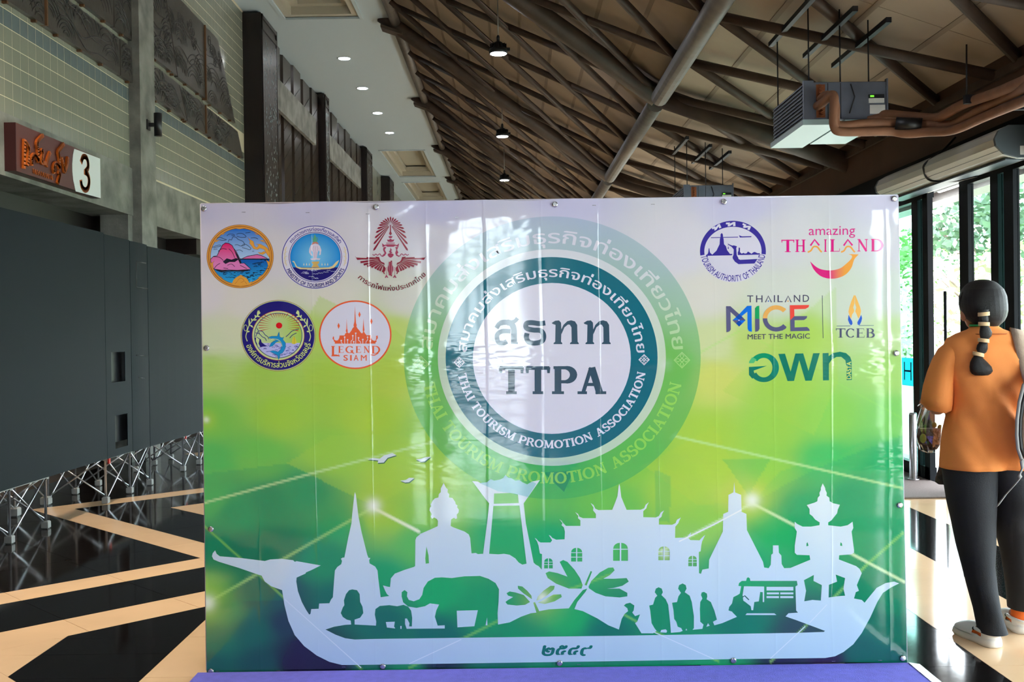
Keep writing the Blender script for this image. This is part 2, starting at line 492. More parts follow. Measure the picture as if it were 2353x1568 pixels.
for Y in (0.0, 6.0, 12.0, 18.0, 24.0, 30.0, 36.0, 42.0):
    MB().tube([(LA[0]-.25, Y, LA[1]+.12), (LA[0], Y, LA[1]-.06), (LB[0], Y, LB[1]-.06)], 0.118, 12).build('rafter', M['truss'], roof)
    MB().tube([(LB[0], Y, LB[1]-.05), (RB[0]+.1, Y, RB[1]-.12)], 0.118, 12).build('rafter', M['truss'], roof)
    if 0 < Y < 40:
        MB().prism([(TX-.25, Y-.14, TZ-.11), (TX+.12, Y-.14, TZ-.24), (TX+.12, Y+.14, TZ-.24), (TX-.25, Y+.14, TZ-.11)], (0, 0, .05)).build('rafter_bracket', M['truss'], roof)
    MB().tube([(PX, Y+.16, PZ-.10), (PX, Y+5.84, PZ-.10)], 0.098, 14).build('purlin_pipe', M['truss_pipe'], roof)
    MB().tube([(PX+.05, Y, PZ+.02), (PX+.05, Y+6, PZ+.02)], 0.07, 8).build('purlin_rail', M['truss_pipe'], roof)
    MB().tube([(TX, Y+.05, TZ-.02), (TX, Y+5.95, TZ-.02)], 0.085, 12).build('edge_pipe', M['truss_pipe'], roof)
for i in range(-6, 28):
    Y = 12.0+1.5*i
    for dl in (3.5, -2.9):
        if i % 4 == 0 and False: continue
        h = .02 if dl > 0 else -.02
        MB().tube([(LB[0], Y, LB[1]+h), (LA[0], Y+dl, LA[1]+h)], 0.043, 8, smooth=True).build('lattice_bar', M['truss'], roof)
    if Y < 30:
        for dl in (1.9, -0.75):
            h = .03 if dl > 0 else -.02
            MB().tube([(LB[0], Y, LB[1]+h), (RB[0], Y+dl, RB[1]+h)], 0.046, 8).build('lattice_bar', M['truss'], roof)

# ---- glazed right wall
wr = setting('wall_right')
MB().box(XR, XR+0.12, -14, 49, 2.98, 3.55).build('fascia_board', M['fascia'], wr)
MB().box(XR-0.02, XR+0.14, -14, 49, 2.69, 3.0).build('door_header', M['door_frame'], wr)
MB().box(XR-.03, XR+.03, -14, 49, 3.36, 3.43).build('fascia_rail', M['truss'], wr)
def stile(y0, y1, x0=XR-.02, x1=XR+.03, z1=2.70): MB().box(x0, x1, y0, y1, 0.02, z1).build('door_stile', M['door_frame'], wr)
def pane(y0, y1, m='green_glass', x=XR+.01, z0=0.12):
    MB().box(x, x+.008, y0, y1, z0, 2.66).build('glass_pane', M[m], wr)
def rail(y0, y1, x0=XR-.02, x1=XR+.05):
    MB().box(x0, x1, y0, y1, 0.0, 0.13).build('bottom_rail', M['door_frame'], wr)
    MB().box(x0, x1, y0, y1, 2.62, 2.70).build('top_rail', M['door_frame'], wr)
for a, b in ((9.83, 9.98), (9.60, 9.72), (8.75, 8.92), (8.21, 8.34), (7.96, 8.11)): stile(a, b)
pane(9.98, 11.6); rail(9.98, 11.6); stile(11.6, 11.72)
pane(9.72, 9.83); rail(9.62, 9.9)
pane(8.34, 8.75, 'glass'); rail(8.34, 8.75)
pane(8.11, 8.21); rail(8.11, 8.21)
y = 7.96
while y > -1.5:
    y2 = y-1.25
    pane(y2+.1, y, 'glass'); rail(y2+.1, y); stile(y2, y2+.1); y = y2
MB().box(XR-.03, XR+.06, -14, y, 0, 2.7).build('glare_block_wall', M['fascia'], wr)  # unseen opaque stretch, added to keep window glare off the banner
y = 11.72
while y < 48:
    pane(y, y+1.4, 'glass'); rail(y, y+1.4); stile(y+1.4, y+1.5); y += 1.5
# teal stickers with H marks on the pane beside the banner
STK = sheet_mat('teal_sticker', (96, 196, 206)); STM = sheet_mat('sticker_mark', (40, 84, 120))
for (ya, yb) in ((10.02, 10.33), (10.36, 10.62)):
    st = MB().box(XR+.002, XR+.0095, ya, yb, 0.86, 1.13).build('glass_sticker', STK, wr, label='teal sticker with a dark H mark')
    q = MB(); w = yb-ya
    for (u0, u1, v0, v1) in ((.2, .26, .2, .85), (.74, .8, .2, .85), (.26, .74, .5, .56)):
        q.box(XR, XR+.003, ya+u0*w, ya+u1*w, .86+.27*v0, .86+.27*v1)
    q.build('sticker_mark', STM, st)
MB().box(XR-.001, XR+.012, 9.66, 9.72, 1.18, 1.26).build('door_notice', M['door_frame'], wr)

# ---- ends of the hall
MB().box(-9, 6, 48.5, 49, 0, 9).build('wall_far', M['fascia'], kind='structure')
wb = setting('wall_back')
WX0, WX1, WZ0, WZ1 = -1.75, .35, .35, 3.5
MB().box(-9, WX0, -14.3, -14, 0, 9).build('back_wall_pier', M['cream_tile'], wb)
MB().box(WX1, 6, -14.3, -14, 0, 9).build('back_wall_pier', M['cream_tile'], wb)
MB().box(WX0, WX1, -14.3, -14, WZ1, 9).build('back_wall_lintel', M['cream_tile'], wb)
MB().box(WX0, WX1, -14.3, -14, 0, WZ0).build('back_wall_sill', M['cream_tile'], wb)
for k in range(4):
    x = WX0+k*(WX1-WX0)/3
    MB().box(x-.06, x+.06, -14.2, -14.05, WZ0, WZ1).build('window_mullion', M['door_frame'], wb)
MB().box(WX0, WX1, -14.2, -14.05, 2.4, 2.5).build('window_transom', M['door_frame'], wb)
MB().box(WX0, WX1, -14.13, -14.12, WZ0, WZ1).build('glass_pane', M['glass'], wb)
MB().box(-9, XW-.6, -14, 49, -.2, 9).build('wall_service', M['dark_void'], kind='structure')
# ============================================================ THE BANNER
BY = 4.41                                   # plane of the banner
BGAIN = 0.97
def lin(c): return np.array([min(v*BGAIN, 1.0) for v in srgb(c)])

# print colours of the background at places on the sheet (photo pixels), spread by inverse distance
CP = [
 (465,470,196,192,214),(700,470,196,192,216),(1000,470,196,194,220),(1300,460,200,198,224),(1700,460,200,198,222),(2060,455,206,204,224),
 (465,560,214,206,216),(640,590,216,210,212),(800,560,216,210,214),(1000,560,214,210,216),(1269,560,214,212,220),(1560,580,220,216,222),(1780,560,214,212,214),(2060,560,210,210,216),
 (470,680,222,214,214),(560,700,222,216,204),(760,680,220,216,200),(930,690,214,212,196),(1620,680,224,220,206),(1800,680,214,218,204),(2060,680,206,216,204),(1950,700,206,216,196),
 (480,780,210,218,178),(540,760,214,218,180),(700,770,186,212,110),(910,760,192,214,104),(1640,790,212,220,160),(1730,790,190,214,110),(1850,770,178,212,96),(2050,770,190,218,150),
 (480,850,180,214,110),(600,870,170,210,86),(760,880,168,210,72),(910,860,190,214,74),(1000,830,150,206,80),(1269,830,200,214,120),(1540,850,160,210,80),(1640,870,214,220,110),(1800,900,166,212,84),(2050,850,166,214,110),
 (480,960,132,204,80),(650,950,166,212,70),(850,960,176,214,66),(1000,1000,150,206,72),(1100,1060,120,200,76),(1270,1090,70,190,90),(1450,1060,140,208,76),(1620,1000,176,214,76),(1780,980,160,212,80),(1900,960,140,208,84),(2060,960,126,206,96),
 (480,1060,84,194,92),(600,1060,110,200,84),(760,1040,150,210,76),(900,1080,170,214,72),(1000,1090,166,212,72),(1180,1140,110,200,84),(1400,1160,110,202,84),(1560,1120,170,214,74),(1650,1080,176,216,74),(1760,1080,150,210,76),(1900,1060,70,192,96),(2060,1060,30,180,100),
 (480,1150,80,194,92),(540,1180,16,160,96),(620,1150,8,146,92),(700,1130,10,158,96),(800,1200,30,172,94),(880,1200,150,208,76),(960,1250,96,196,86),(1000,1180,140,206,80),(1150,1220,30,180,96),(1270,1250,14,176,98),(1380,1240,80,194,90),(1620,1200,150,208,78),(1700,1130,196,216,96),(1780,1220,30,180,98),(1850,1180,14,170,98),(1960,1150,6,160,98),(2070,1160,6,158,100),
 (480,1260,14,130,92),(560,1270,24,110,88),(640,1260,28,116,88),(740,1290,24,150,92),(880,1330,20,168,98),(1000,1360,12,176,96),(1120,1400,14,160,92),(1300,1420,20,176,92),(1500,1400,12,146,92),(1700,1300,12,170,96),(1900,1250,6,160,98),(2060,1270,4,150,96),
 (480,1370,120,196,90),(520,1400,14,140,94),(580,1370,26,100,84),(650,1360,30,86,84),(780,1380,6,112,88),(880,1430,6,112,92),(1000,1460,0,110,92),(1200,1450,8,150,92),(1400,1455,4,118,92),(1560,1400,8,146,94),(1700,1440,4,124,92),(1850,1450,44,74,76),(2000,1360,4,138,94),(2070,1380,4,132,94),
 (490,1470,6,116,88),(580,1450,12,100,84),(660,1430,30,62,76),(700,1490,26,26,58),(480,1535,8,92,78),(600,1530,16,78,74),(680,1525,28,24,54),(760,1525,24,22,52),(870,1530,20,112,88),(930,1533,24,140,92),(1010,1530,18,44,58),(1150,1525,8,110,90),(1300,1523,14,130,94),(1500,1520,12,136,94),(1650,1517,20,150,92),(1800,1516,30,36,62),(1900,1515,40,28,62),(1980,1500,6,96,82),(2060,1450,4,112,88),(2075,1515,4,92,80),(1990,1420,4,112,88),
]
_cp = np.array(CP, float)
_cl = np.array([lin(c[2:5]) for c in CP])
def poly_mask(X, Y, poly):
    ins = np.zeros(X.shape, bool); n = len(poly)
    for i in range(n):
        (x1, y1), (x2, y2) = poly[i], poly[(i+1) % n]
        if y1 == y2: continue
        c = ((y1 > Y) != (y2 > Y)) & (X < (x2-x1)*(Y-y1)/(y2-y1)+x1); ins ^= c
    return ins
# lit facets of the printed pattern: polygon, colour, strength
FAC = [
 ([(470,1090),(660,1065),(860,1165),(480,1385)], (6,150,94), .30),
 ([(660,1065),(860,1165),(1000,1085),(930,1000),(760,1000)], (170,214,76), .35),
 ([(735,680),(860,745),(910,760),(980,830),(930,900),(700,880),(690,760)], (178,212,80), .45),
 ([(1660,900),(1800,760),(1920,660),(1925,880),(1870,1000)], (170,212,80), .30),
 ([(1480,1070),(1640,980),(1730,1155),(1600,1160)], (186,214,72), .35),
 ([(1730,1155),(1790,1085),(2000,1010),(1880,1075)], (60,190,96), .25),
 ([(1660,1055),(1770,1055),(1720,1140)], (80,190,90), .45),
 ([(1230,1060),(1330,1060),(1296,1130)], (10,160,100), .75),
 ([(1505,1080),(1540,1095),(1540,1200),(1505,1200)], (50,182,96), .35),
 ([(480,1385),(860,1165),(690,1270),(650,1380)], (10,140,92), .25),
 ([(1730,1155),(1880,1075),(2075,1000),(2075,1340),(1960,1275)], (4,160,98), .35),
]
LINES = [  # glowing printed lines: points, width, strength
 ([(470,1156),(730,1085),(1010,1012)], 2.6, .75),
 ([(476,1386),(655,1283),(858,1166)], 3.2, .62),
 ([(858,1168),(962,1222)], 4.0, 1.0),
 ([(470,1210),(560,1290),(650,1372),(830,1538)], 2.6, .5),
 ([(1455,1300),(1600,1225),(1730,1156)], 3.2, .85),
 ([(1730,1158),(1830,1210),(1960,1275),(2078,1338)], 3.6, .85),
 ([(1520,996),(1800,1060),(2072,1122)], 2.8, .72),
 ([(2075,1225),(1990,1300),(1850,1440),(1770,1522)], 2.8, .55),
 ([(940,1536),(1060,1470),(1240,1380),(1460,1300)], 3.0, .45),
 ([(1432,1412),(1510,1455),(1650,1520)], 2.8, .5),
 ([(1520,860),(1700,760)], 2.4, .35), ([(1740,780),(1960,900),(2070,960)], 1.8, .2),
]
GLOW = [(858,1163,36,1.0),(1728,1150,36,1.0),(476,1386,38,1.0),(1246,1374,30,.9),(1528,1272,24,.6),(474,965,14,.9),(1532,838,26,.5),(480,1030,10,.0)]
def bgcol(X, Y):
    X = np.asarray(X, float); Y = np.asarray(Y, float); sh = X.shape
    x, y = X.ravel(), Y.ravel(); out = np.empty((x.size, 3))
    for s in range(0, x.size, 8000):
        d2 = (x[s:s+8000, None]-_cp[None, :, 0])**2*0.8+(y[s:s+8000, None]-_cp[None, :, 1])**2*1.25
        w = 1.0/(d2+220.0)**1.9
        out[s:s+8000] = (w @ _cl)/w.sum(1, keepdims=True)
    for poly, c, a in FAC:
        m = poly_mask(x, y, poly); out[m] = out[m]*(1-a)+lin(c)*a
    def seg(x, y, a, b):
        ax, ay = a; bx, by = b; L2 = (bx-ax)**2+(by-ay)**2
        t = np.clip(((x-ax)*(bx-ax)+(y-ay)*(by-ay))/L2, 0, 1)
        return np.hypot(x-ax-t*(bx-ax), y-ay-t*(by-ay))
    hot = lin((244, 250, 214)); lime = lin((158, 230, 92))
    for pts, w, a in LINES:
        d = np.min([seg(x, y, pts[i], pts[i+1]) for i in range(len(pts)-1)], axis=0)
        k = np.clip(1.35-d/w, 0, 1)*a
        c = lime+(hot-lime)*max(0, (a-.5)*2)
        out = out*(1-k[:, None])+c*k[:, None]
    for gx, gy, r, a in GLOW:
        d = np.hypot(x-gx, y-gy)
        k = np.exp(-(d/(r*.45))**2)*a; k2 = np.exp(-(d/(r*1.5))**2)*.45*a
        out = out*(1-k2[:, None])+lin((206, 220, 60))*k2[:, None]
        out = out*(1-k[:, None])+lin((240, 244, 220))*k[:, None]
    return out.reshape(*sh, 3)

# shared print material: colour from the printed attribute, creases and gloss from one set of nodes
def vinyl_material():
    m = bpy.data.materials.new('printed_vinyl'); m.use_nodes = True
    nt = m.node_tree; N = nt.nodes; L = nt.links; b = N['Principled BSDF']
    at = N.new('ShaderNodeAttribute'); at.attribute_name = 'print'
    L.new(at.outputs['Color'], b.inputs['Base Color'])
    b.inputs['Roughness'].default_value = 0.22
    b.inputs['Specular IOR Level'].default_value = 0.2
    b.inputs['Coat Weight'].default_value = 1.0; b.inputs['Coat IOR'].default_value = 1.6; b.inputs['Coat Roughness'].default_value = 0.06
    geo = N.new('ShaderNodeNewGeometry'); sep = N.new('ShaderNodeSeparateXYZ'); L.new(geo.outputs['Position'], sep.inputs[0])
    def math_(op, a, bb=None, c=None):
        n = N.new('ShaderNodeMath'); n.operation = op
        for i, v in enumerate((a, bb, c)):
            if v is None: continue
            if isinstance(v, (int, float)): n.inputs[i].default_value = v
            else: L.new(v, n.inputs[i])
        return n.outputs[0]
    def noise(scale, vec, detail=3, rough=.5):
        n = N.new('ShaderNodeTexNoise'); n.inputs['Scale'].default_value = scale; n.inputs['Detail'].default_value = detail
        n.inputs['Roughness'].default_value = rough
        L.new(vec, n.inputs['Vector']); return n.outputs[0]
    def mapped(sx, sz, off=0):
        mp = N.new('ShaderNodeMapping'); mp.inputs['Scale'].default_value = (sx, 0.0, sz); mp.inputs['Location'].default_value = (off, 0, off)
        L.new(geo.outputs['Position'], mp.inputs[0]); return mp.outputs[0]
    X, Z = sep.outputs[0], sep.outputs[2]
    # vertical folds from the way it was packed, about a quarter of a metre apart
    wob = math_('MULTIPLY', math_('SUBTRACT', noise(1.2, mapped(1, 1)), .5), .03)
    ph = math_('MULTIPLY', math_('ADD', math_('ADD', X, .112), wob), 1/.2425)
    saw = math_('ABSOLUTE', math_('SUBTRACT', math_('FRACT', ph), .5))       # .5 at the fold
    fold = math_('POWER', math_('MULTIPLY', saw, 2.0), 16.0)
    alt = math_('SINE', math_('MULTIPLY', ph, PI))                            # alternate tilt between folds
    f1 = math_('MULTIPLY', math_('MULTIPLY', fold, noise(1.0, mapped(4.1, 1.6, 5.5), 1)), .0013)
    f2 = math_('MULTIPLY', math_('ABSOLUTE', alt), .0010)
    # soft vertical waves
    f3 = math_('MULTIPLY', noise(1.0, mapped(2.6, .5), 1), .006)
    # horizontal crumples at mid height and lower
    def band(z0, wd):
        d = math_('DIVIDE', math_('SUBTRACT', Z, z0), wd); return math_('POWER', 2.718, math_('MULTIPLY', math_('MULTIPLY', d, d), -1.0))
    cr = math_('MULTIPLY', noise(1.0, mapped(3.2, 11.0, 3.3), 3, .55), math_('ADD', math_('MULTIPLY', band(1.30, .10), 1.0), math_('ADD', math_('MULTIPLY', band(.86, .12), .4), .05)))
    f4 = math_('MULTIPLY', cr, .007)
    # sag scallops under the top edge
    f5 = math_('MULTIPLY', math_('MULTIPLY', noise(1.0, mapped(4.0, 5.0, 9.1), 2), band(1.95, .16)), .009)
    f6 = math_('MULTIPLY', noise(1.0, mapped(7, 4, 1.7), 1, .5), .0005)
    rib = math_('MULTIPLY', math_('SINE', math_('MULTIPLY', X, 2*PI/.0072)), .000016)
    h = f1
    for f in (f2, f3, f4, f5, f6): h = math_('ADD', h, f)
    bp = N.new('ShaderNodeBump'); bp.inputs['Strength'].default_value = 1.0; bp.inputs['Distance'].default_value = 1.0
    L.new(h, bp.inputs['Height']); L.new(bp.outputs[0], b.inputs['Normal']); L.new(bp.outputs[0], b.inputs['Coat Normal'])
    return m
VINYL = vinyl_material()

banner = thing('backdrop_banner', 'large glossy green printed vinyl backdrop with a round association logo standing on the floor', 'banner', loc=(0.17, BY, 0))

class Art:
    """flat print in photo pixels laid onto the banner plane; each layer a hair in front of the last"""
    def __init__(s, base=1): s.v = []; s.f = []; s.c = []; s.z = base; s.n = 0
    def layer(s, k=1): s.z += k
    def tri(s, pts, faces, col):
        """pts: pixel list; col: colour or function(X,Y)->Nx3"""
        P = np.array(pts, float)
        C = col(P[:, 0], P[:, 1]) if callable(col) else np.tile(lin(col), (len(P), 1))
        for f in faces:
            k = len(s.v); s.n += 1; z = s.z*0.00010+(s.n % 23)*0.000001
            for i in f: s.v.append((P[i, 0], P[i, 1], z)); s.c.append(C[i])
            s.f.append(list(range(k, k+len(f))))
        return s
    def poly(s, pts, col, holes=()):
        loops = [[Vector((x, y, 0)) for x, y in pts]]+[[Vector((x, y, 0)) for x, y in h] for h in holes]
        flat = [(v.x, v.y) for l in loops for v in l]
        s.tri(flat, tessellate_polygon(loops), col); s.layer(.25); return s
    def ell(s, cx, cy, rx, ry, col, n=72):
        pts = [(cx+rx*math.cos(2*PI*k/n), cy+ry*math.sin(2*PI*k/n)) for k in range(n)]+[(cx, cy)]
        s.tri(pts, [(k, (k+1) % n, n) for k in range(n)], col); s.layer(.25); return s
    def ring(s, cx, cy, rx, ry, rx2, ry2, col, n=96, m=1, a0=0, a1=2*PI):
        pts = []; F = []
        for j in range(m+1):
            t = j/m
            for k in range(n+1):
                a = a0+(a1-a0)*k/n; pts.append((cx+(rx+(rx2-rx)*t)*math.cos(a), cy+(ry+(ry2-ry)*t)*math.sin(a)))
        for j in range(m):
            for k in range(n): q = j*(n+1)+k; F.append((q, q+1, q+n+2, q+n+1))
        s.tri(pts, F, col); s.layer(.25); return s
    def line(s, pts, w, col, closed=False):
        P = [Vector((p[0], p[1])) for p in pts]; n = len(P)
        ws = w if isinstance(w, (list, tuple)) else [w]*n
        out = []
        for i in range(n):
            a = P[(i-1) % n] if (i > 0 or closed) else P[i]; b = P[(i+1) % n] if (i < n-1 or closed) else P[i]
            d = b-a
            d = d.normalized() if d.length > 1e-6 else Vector((1, 0))
            nn = Vector((-d.y, d.x))*ws[i]/2; out += [tuple(P[i]+nn), tuple(P[i]-nn)]
        F = [(2*i, 2*i+1, 2*((i+1) % n)+1, 2*((i+1) % n)) for i in range(n if closed else n-1)]
        s.tri(out, F, col); return s
    def rect(s, x0, y0, x1, y1, col): return s.poly([(x0, y0), (x1, y0), (x1, y1), (x0, y1)], col)
    def glyphs(s, me_pts, faces, fn, col):
        s.tri([fn(x, y) for x, y in me_pts], faces, col); return s
    def text(s, string, x0, y0, x1, h, col, off=0.0, skew=0.0, font='sans', yb=None, vert=None):
        """line of lettering from (x0,y0) baseline to x1,(yb) with cap height h"""
        pts, faces, w, cap = (sans if font == 'sans' else serif)(string, off)
        xa = min(p[0] for p in pts); xb = max(p[0] for p in pts); yb = y0 if yb is None else yb
        def fn(x, y):
            t = (x-xa)/(xb-xa); return (x0+(x1-x0)*t+skew*y*h/cap, y0+(yb-y0)*t-y*h/cap)
        s.glyphs(pts, faces, vert or fn, col); s.layer(.25); return s
    def arc(s, string, cx, cy, r, k, a0, a1, h, col, off=0.0, bottom=False, font='sans'):
        """lettering on an ellipse of x-radius r and y-radius r*k; angles in degrees, 0 right, 90 up"""
        pts, faces, w, cap = (sans if font == 'sans' else serif)(string, off)
        xa = min(p[0] for p in pts); xb = max(p[0] for p in pts)
        def fn(x, y):
            a = math.radians(a0+(a1-a0)*(x-xa)/(xb-xa)); rr = r+(-y if bottom else y)*h/cap
            return (cx+rr*math.cos(a), cy-rr*k*math.sin(a))
        s.glyphs(pts, faces, fn, col); s.layer(.25); return s
    def build(s, name, parent, **kw):
        co = []
        for x, y, z in s.v:
            p = onY(x, y, BY); co.append((p.x, BY-z, p.z))
        me = bpy.data.meshes.new(name); me.from_pydata(co, [], s.f)
        at = me.attributes.new('print', 'FLOAT_COLOR', 'POINT')
        c = np.ones((len(co), 4), np.float32); c[:, :3] = np.array(s.c); at.data.foreach_set('color', c.ravel())
        me.materials.append(VINYL); me.update()
        return link(name, me, parent, **kw)

_tc = {}
def sans(string, off=0.0):
    key = (string, off)
    if key in _tc: return _tc[key]
    cu = bpy.data.curves.new('lettering', 'FONT'); cu.body = string; cu.size = 1.0; cu.resolution_u = 3
    o = bpy.data.objects.new('lettering', cu); COL.objects.link(o)
    bpy.context.view_layer.update()
    dg = bpy.context.evaluated_depsgraph_get()
    me = bpy.data.meshes.new_from_object(o.evaluated_get(dg))
    pts = [(v.co.x, v.co.y) for v in me.vertices]; faces = [tuple(p.vertices) for p in me.polygons]
    if off > 0:
        p0, f0, n0 = pts, faces, len(pts); pts, faces = list(p0), list(f0)
        for k, (dx, dy) in enumerate(((off, 0), (-off, 0), (0, off*.8), (0, -off*.8))):
            pts += [(x+dx, y+dy) for x, y in p0]; faces += [tuple(i+n0*(k+1) for i in f) for f in f0]
    COL.objects.unlink(o); bpy.data.objects.remove(o); bpy.data.meshes.remove(me); bpy.data.curves.remove(cu)
    _tc[key] = (pts, faces, 0, 0.62); return _tc[key]

# a roman alphabet with slab feet, drawn as strokes on a 0..1 cap height
def _cv(cx, cy, rx, ry, a0, a1, w0, w1, n=14):
    return [((cx+rx*math.cos(math.radians(a0+(a1-a0)*i/n)), cy+ry*math.sin(math.radians(a0+(a1-a0)*i/n))),
             w0+(w1-w0)*abs(math.cos(math.radians(a0+(a1-a0)*i/n)))) for i in range(n+1)]
TK, TN = 0.19, 0.085
def _st(x, y0=0, y1=1, w=TK): return [((x, y0), w), ((x, y1), w)]
def _sf(x, y, w=.36, h=.07): return [((x-w/2, y), h), ((x+w/2, y), h)]
def _glyph(c):
    f0, f1 = .035, .965
    g = {
     'T': (.84, [_st(.42), _sf(.42, f0), [((.03, .95), .1), ((.81, .95), .1)], [((.06, .76), .05), ((.06, .98), .09)], [((.78, .76), .05), ((.78, .98), .09)]]),
     'H': (.95, [_st(.2), _st(.75), _sf(.2, f0), _sf(.75, f0), _sf(.2, f1), _sf(.75, f1), [((.2, .5), TN), ((.75, .5), TN)]]),
     'A': (.95, [[((.2, 0), TN), ((.46, .97), TN)], [((.74, 0), TK), ((.48, .97), TK)], _sf(.18, f0, .3), _sf(.77, f0, .34), [((.28, .34), TN), ((.64, .34), TN)]]),
     'I': (.42, [_st(.2), _sf(.2, f0), _sf(.2, f1)]),
     'O': (.98, [_cv(.48, .5, .37, .46, 0, 360, TN, TK, 28)]),
     'U': (.95, [[((.2, 1), TK), ((.2, .35), TK)]+_cv(.47, .33, .27, .29, 180, 360, TN, TK)+[((.74, 1), TN)], _sf(.2, f1), _sf(.74, f1, .3)]),
     'R': (.92, [_st(.2), _sf(.2, f0), _sf(.2, f1, .3), [((.2, .96), TN)]+_cv(.42, .73, .27, .23, 90, -90, TN, TK)+[((.2, .5), TN)], [((.48, .5), .12), ((.8, .03), TK)], _sf(.82, f0, .2)]),
     'S': (.72, [[((.58, .80), .07)]+_cv(.36, .73, .22, .23, 40, 250, TN, TK)+_cv(.36, .27, .25, .24, 80, -140, TN, TK), [((.6, .72), .06), ((.6, .97), .06)], [((.1, .03), .06), ((.1, .3), .06)]]),
     'M': (1.12, [_st(.18, w=TN), _st(.9), _sf(.17, f0, .28), _sf(.9, f0), _sf(.13, f1, .22), _sf(.95, f1, .26), [((.2, .97), TK), ((.52, .05), TK*.8)], [((.52, .05), TN), ((.88, .97), TN)]]),
     'P': (.82, [_st(.2), _sf(.2, f0, .4), _sf(.2, f1, .3), [((.2, .96), TN)]+_cv(.44, .70, .28, .26, 90, -90, TN, TK*1.1)+[((.2, .44), TN)]]),
     'N': (1.0, [_st(.18, w=TN), _st(.8, w=TN), _sf(.17, f0, .28), _sf(.8, f1, .28), _sf(.14, f1, .2), [((.18, .97), TK), ((.8, .03), TK)]]),
     'C': (.86, [_cv(.48, .5, .37, .46, 42, 318, TN, TK, 22), [((.77, .68), .06), ((.77, .95), .06)]]),
     'E': (.78, [_st(.2), [((.06, f0), .07), ((.7, f0), .07)], [((.06, f1), .07), ((.66, f1), .07)], [((.2, .51), TN*.9), ((.52, .51), TN*.9)], [((.68, .02), .05), ((.7, .24), .05)], [((.64, .98), .05), ((.66, .78), .05)], [((.52, .4), .05), ((.52, .62), .05)]]),
     'B': (.85, [_st(.2), [((.06, f0), .07), ((.3, f0), .07)], [((.06, f1), .07), ((.3, f1), .07)], [((.2, .97), TN*.9)]+_cv(.4, .75, .24, .22, 90, -90, TN, TK*.95)+[((.2, .53), TN*.9)], [((.2, .53), TN*.9)]+_cv(.42, .28, .29, .25, 90, -90, TN, TK)+[((.2, .03), TN*.9)]]),
     'L': (.74, [_st(.2), [((.04, f1), .07), ((.36, f1), .07)], [((.04, f0), .07), ((.66, f0), .07)], [((.65, .02), .05), ((.68, .26), .05)]]),
     'G': (.95, [_cv(.48, .5, .37, .46, 42, 330, TN, TK, 22), [((.76, .05), .14), ((.76, .42), .14)], _sf(.72, .42, .26), [((.77, .7), .06), ((.77, .95), .06)]]),
     'D': (.95, [_st(.2), [((.06, f0), .07), ((.3, f0), .07)], [((.06, f1), .07), ((.3, f1), .07)], [((.2, .97), TN)]+_cv(.42, .5, .39, .46, 90, -90, TN, TK)+[((.2, .03), TN)]]),
     ' ': (.42, []),
    }
    return g[c]
def serif(string, bold=0.0):
    key = ('serif', string, bold)
    if key in _tc: return _tc[key]
    pts, faces, x = [], [], 0.0
    for ch in string:
        adv, strokes = _glyph(ch)
        for st in strokes:
            P = [Vector(p[0]) for p in st]; n = len(P)
            for i in range(n):
                d = P[min(i+1, n-1)]-P[max(i-1, 0)]; d = d.normalized() if d.length > 1e-6 else Vector((1, 0))
                nn = Vector((-d.y, d.x))*(st[i][1]+bold)/2
                pts += [(P[i].x+nn.x+x, P[i].y+nn.y), (P[i].x-nn.x+x, P[i].y-nn.y)]
            k = len(pts)-2*n
            faces += [(k+2*i, k+2*i+1, k+2*i+3, k+2*i+2) for i in range(n-1)]
        x += adv
    _tc[key] = (pts, faces, x, 1.0); return _tc[key]

# --- the sheet itself: a grid carrying the printed colour field
def sheet():
    nx, ny = 402, 270
    L0, L1, R0, R1 = (461, 469), (475, 1550), (2063, 449), (2084, 1523)
    ty = np.linspace(0, 1, ny)[:, None]; tx = np.linspace(0, 1, nx)[None, :]
    X = (L0[0]+(L1[0]-L0[0])*ty)*(1-tx)+(R0[0]+(R1[0]-R0[0])*ty)*tx
    Y = (L0[1]+(L1[1]-L0[1])*ty)*(1-tx)+(R0[1]+(R1[1]-R0[1])*ty)*tx
    C = bgcol(X, Y)
    zb = np.random.RandomState(3)
    co = []
    for j in range(ny):
        for i in range(nx):
            p = onY(X[j, i], Y[j, i], BY)
            if j in (0,): p.z += 0.004*math.sin(i*.11)*math.sin(i*.023)
            if j == ny-1: p.z = max(0.003, p.z+0.004*math.sin(i*.07+1))
            co.append((p.x, BY, p.z))
    idx = np.arange(nx*ny).reshape(ny, nx)
    F = np.stack([idx[:-1, :-1], idx[1:, :-1], idx[1:, 1:], idx[:-1, 1:]], -1).reshape(-1, 4)
    me = bpy.data.meshes.new('printed_sheet'); me.from_pydata(co, [], F.tolist())
    at = me.attributes.new('print', 'FLOAT_COLOR', 'POINT')
    c = np.ones((nx*ny, 4), np.float32); c[:, :3] = C.reshape(-1, 3); at.data.foreach_set('color', c.ravel())
    me.materials.append(VINYL)
    return link('printed_sheet', me, banner, label='glossy vinyl sheet printed in white, lime and deep green')
SHEET = sheet()
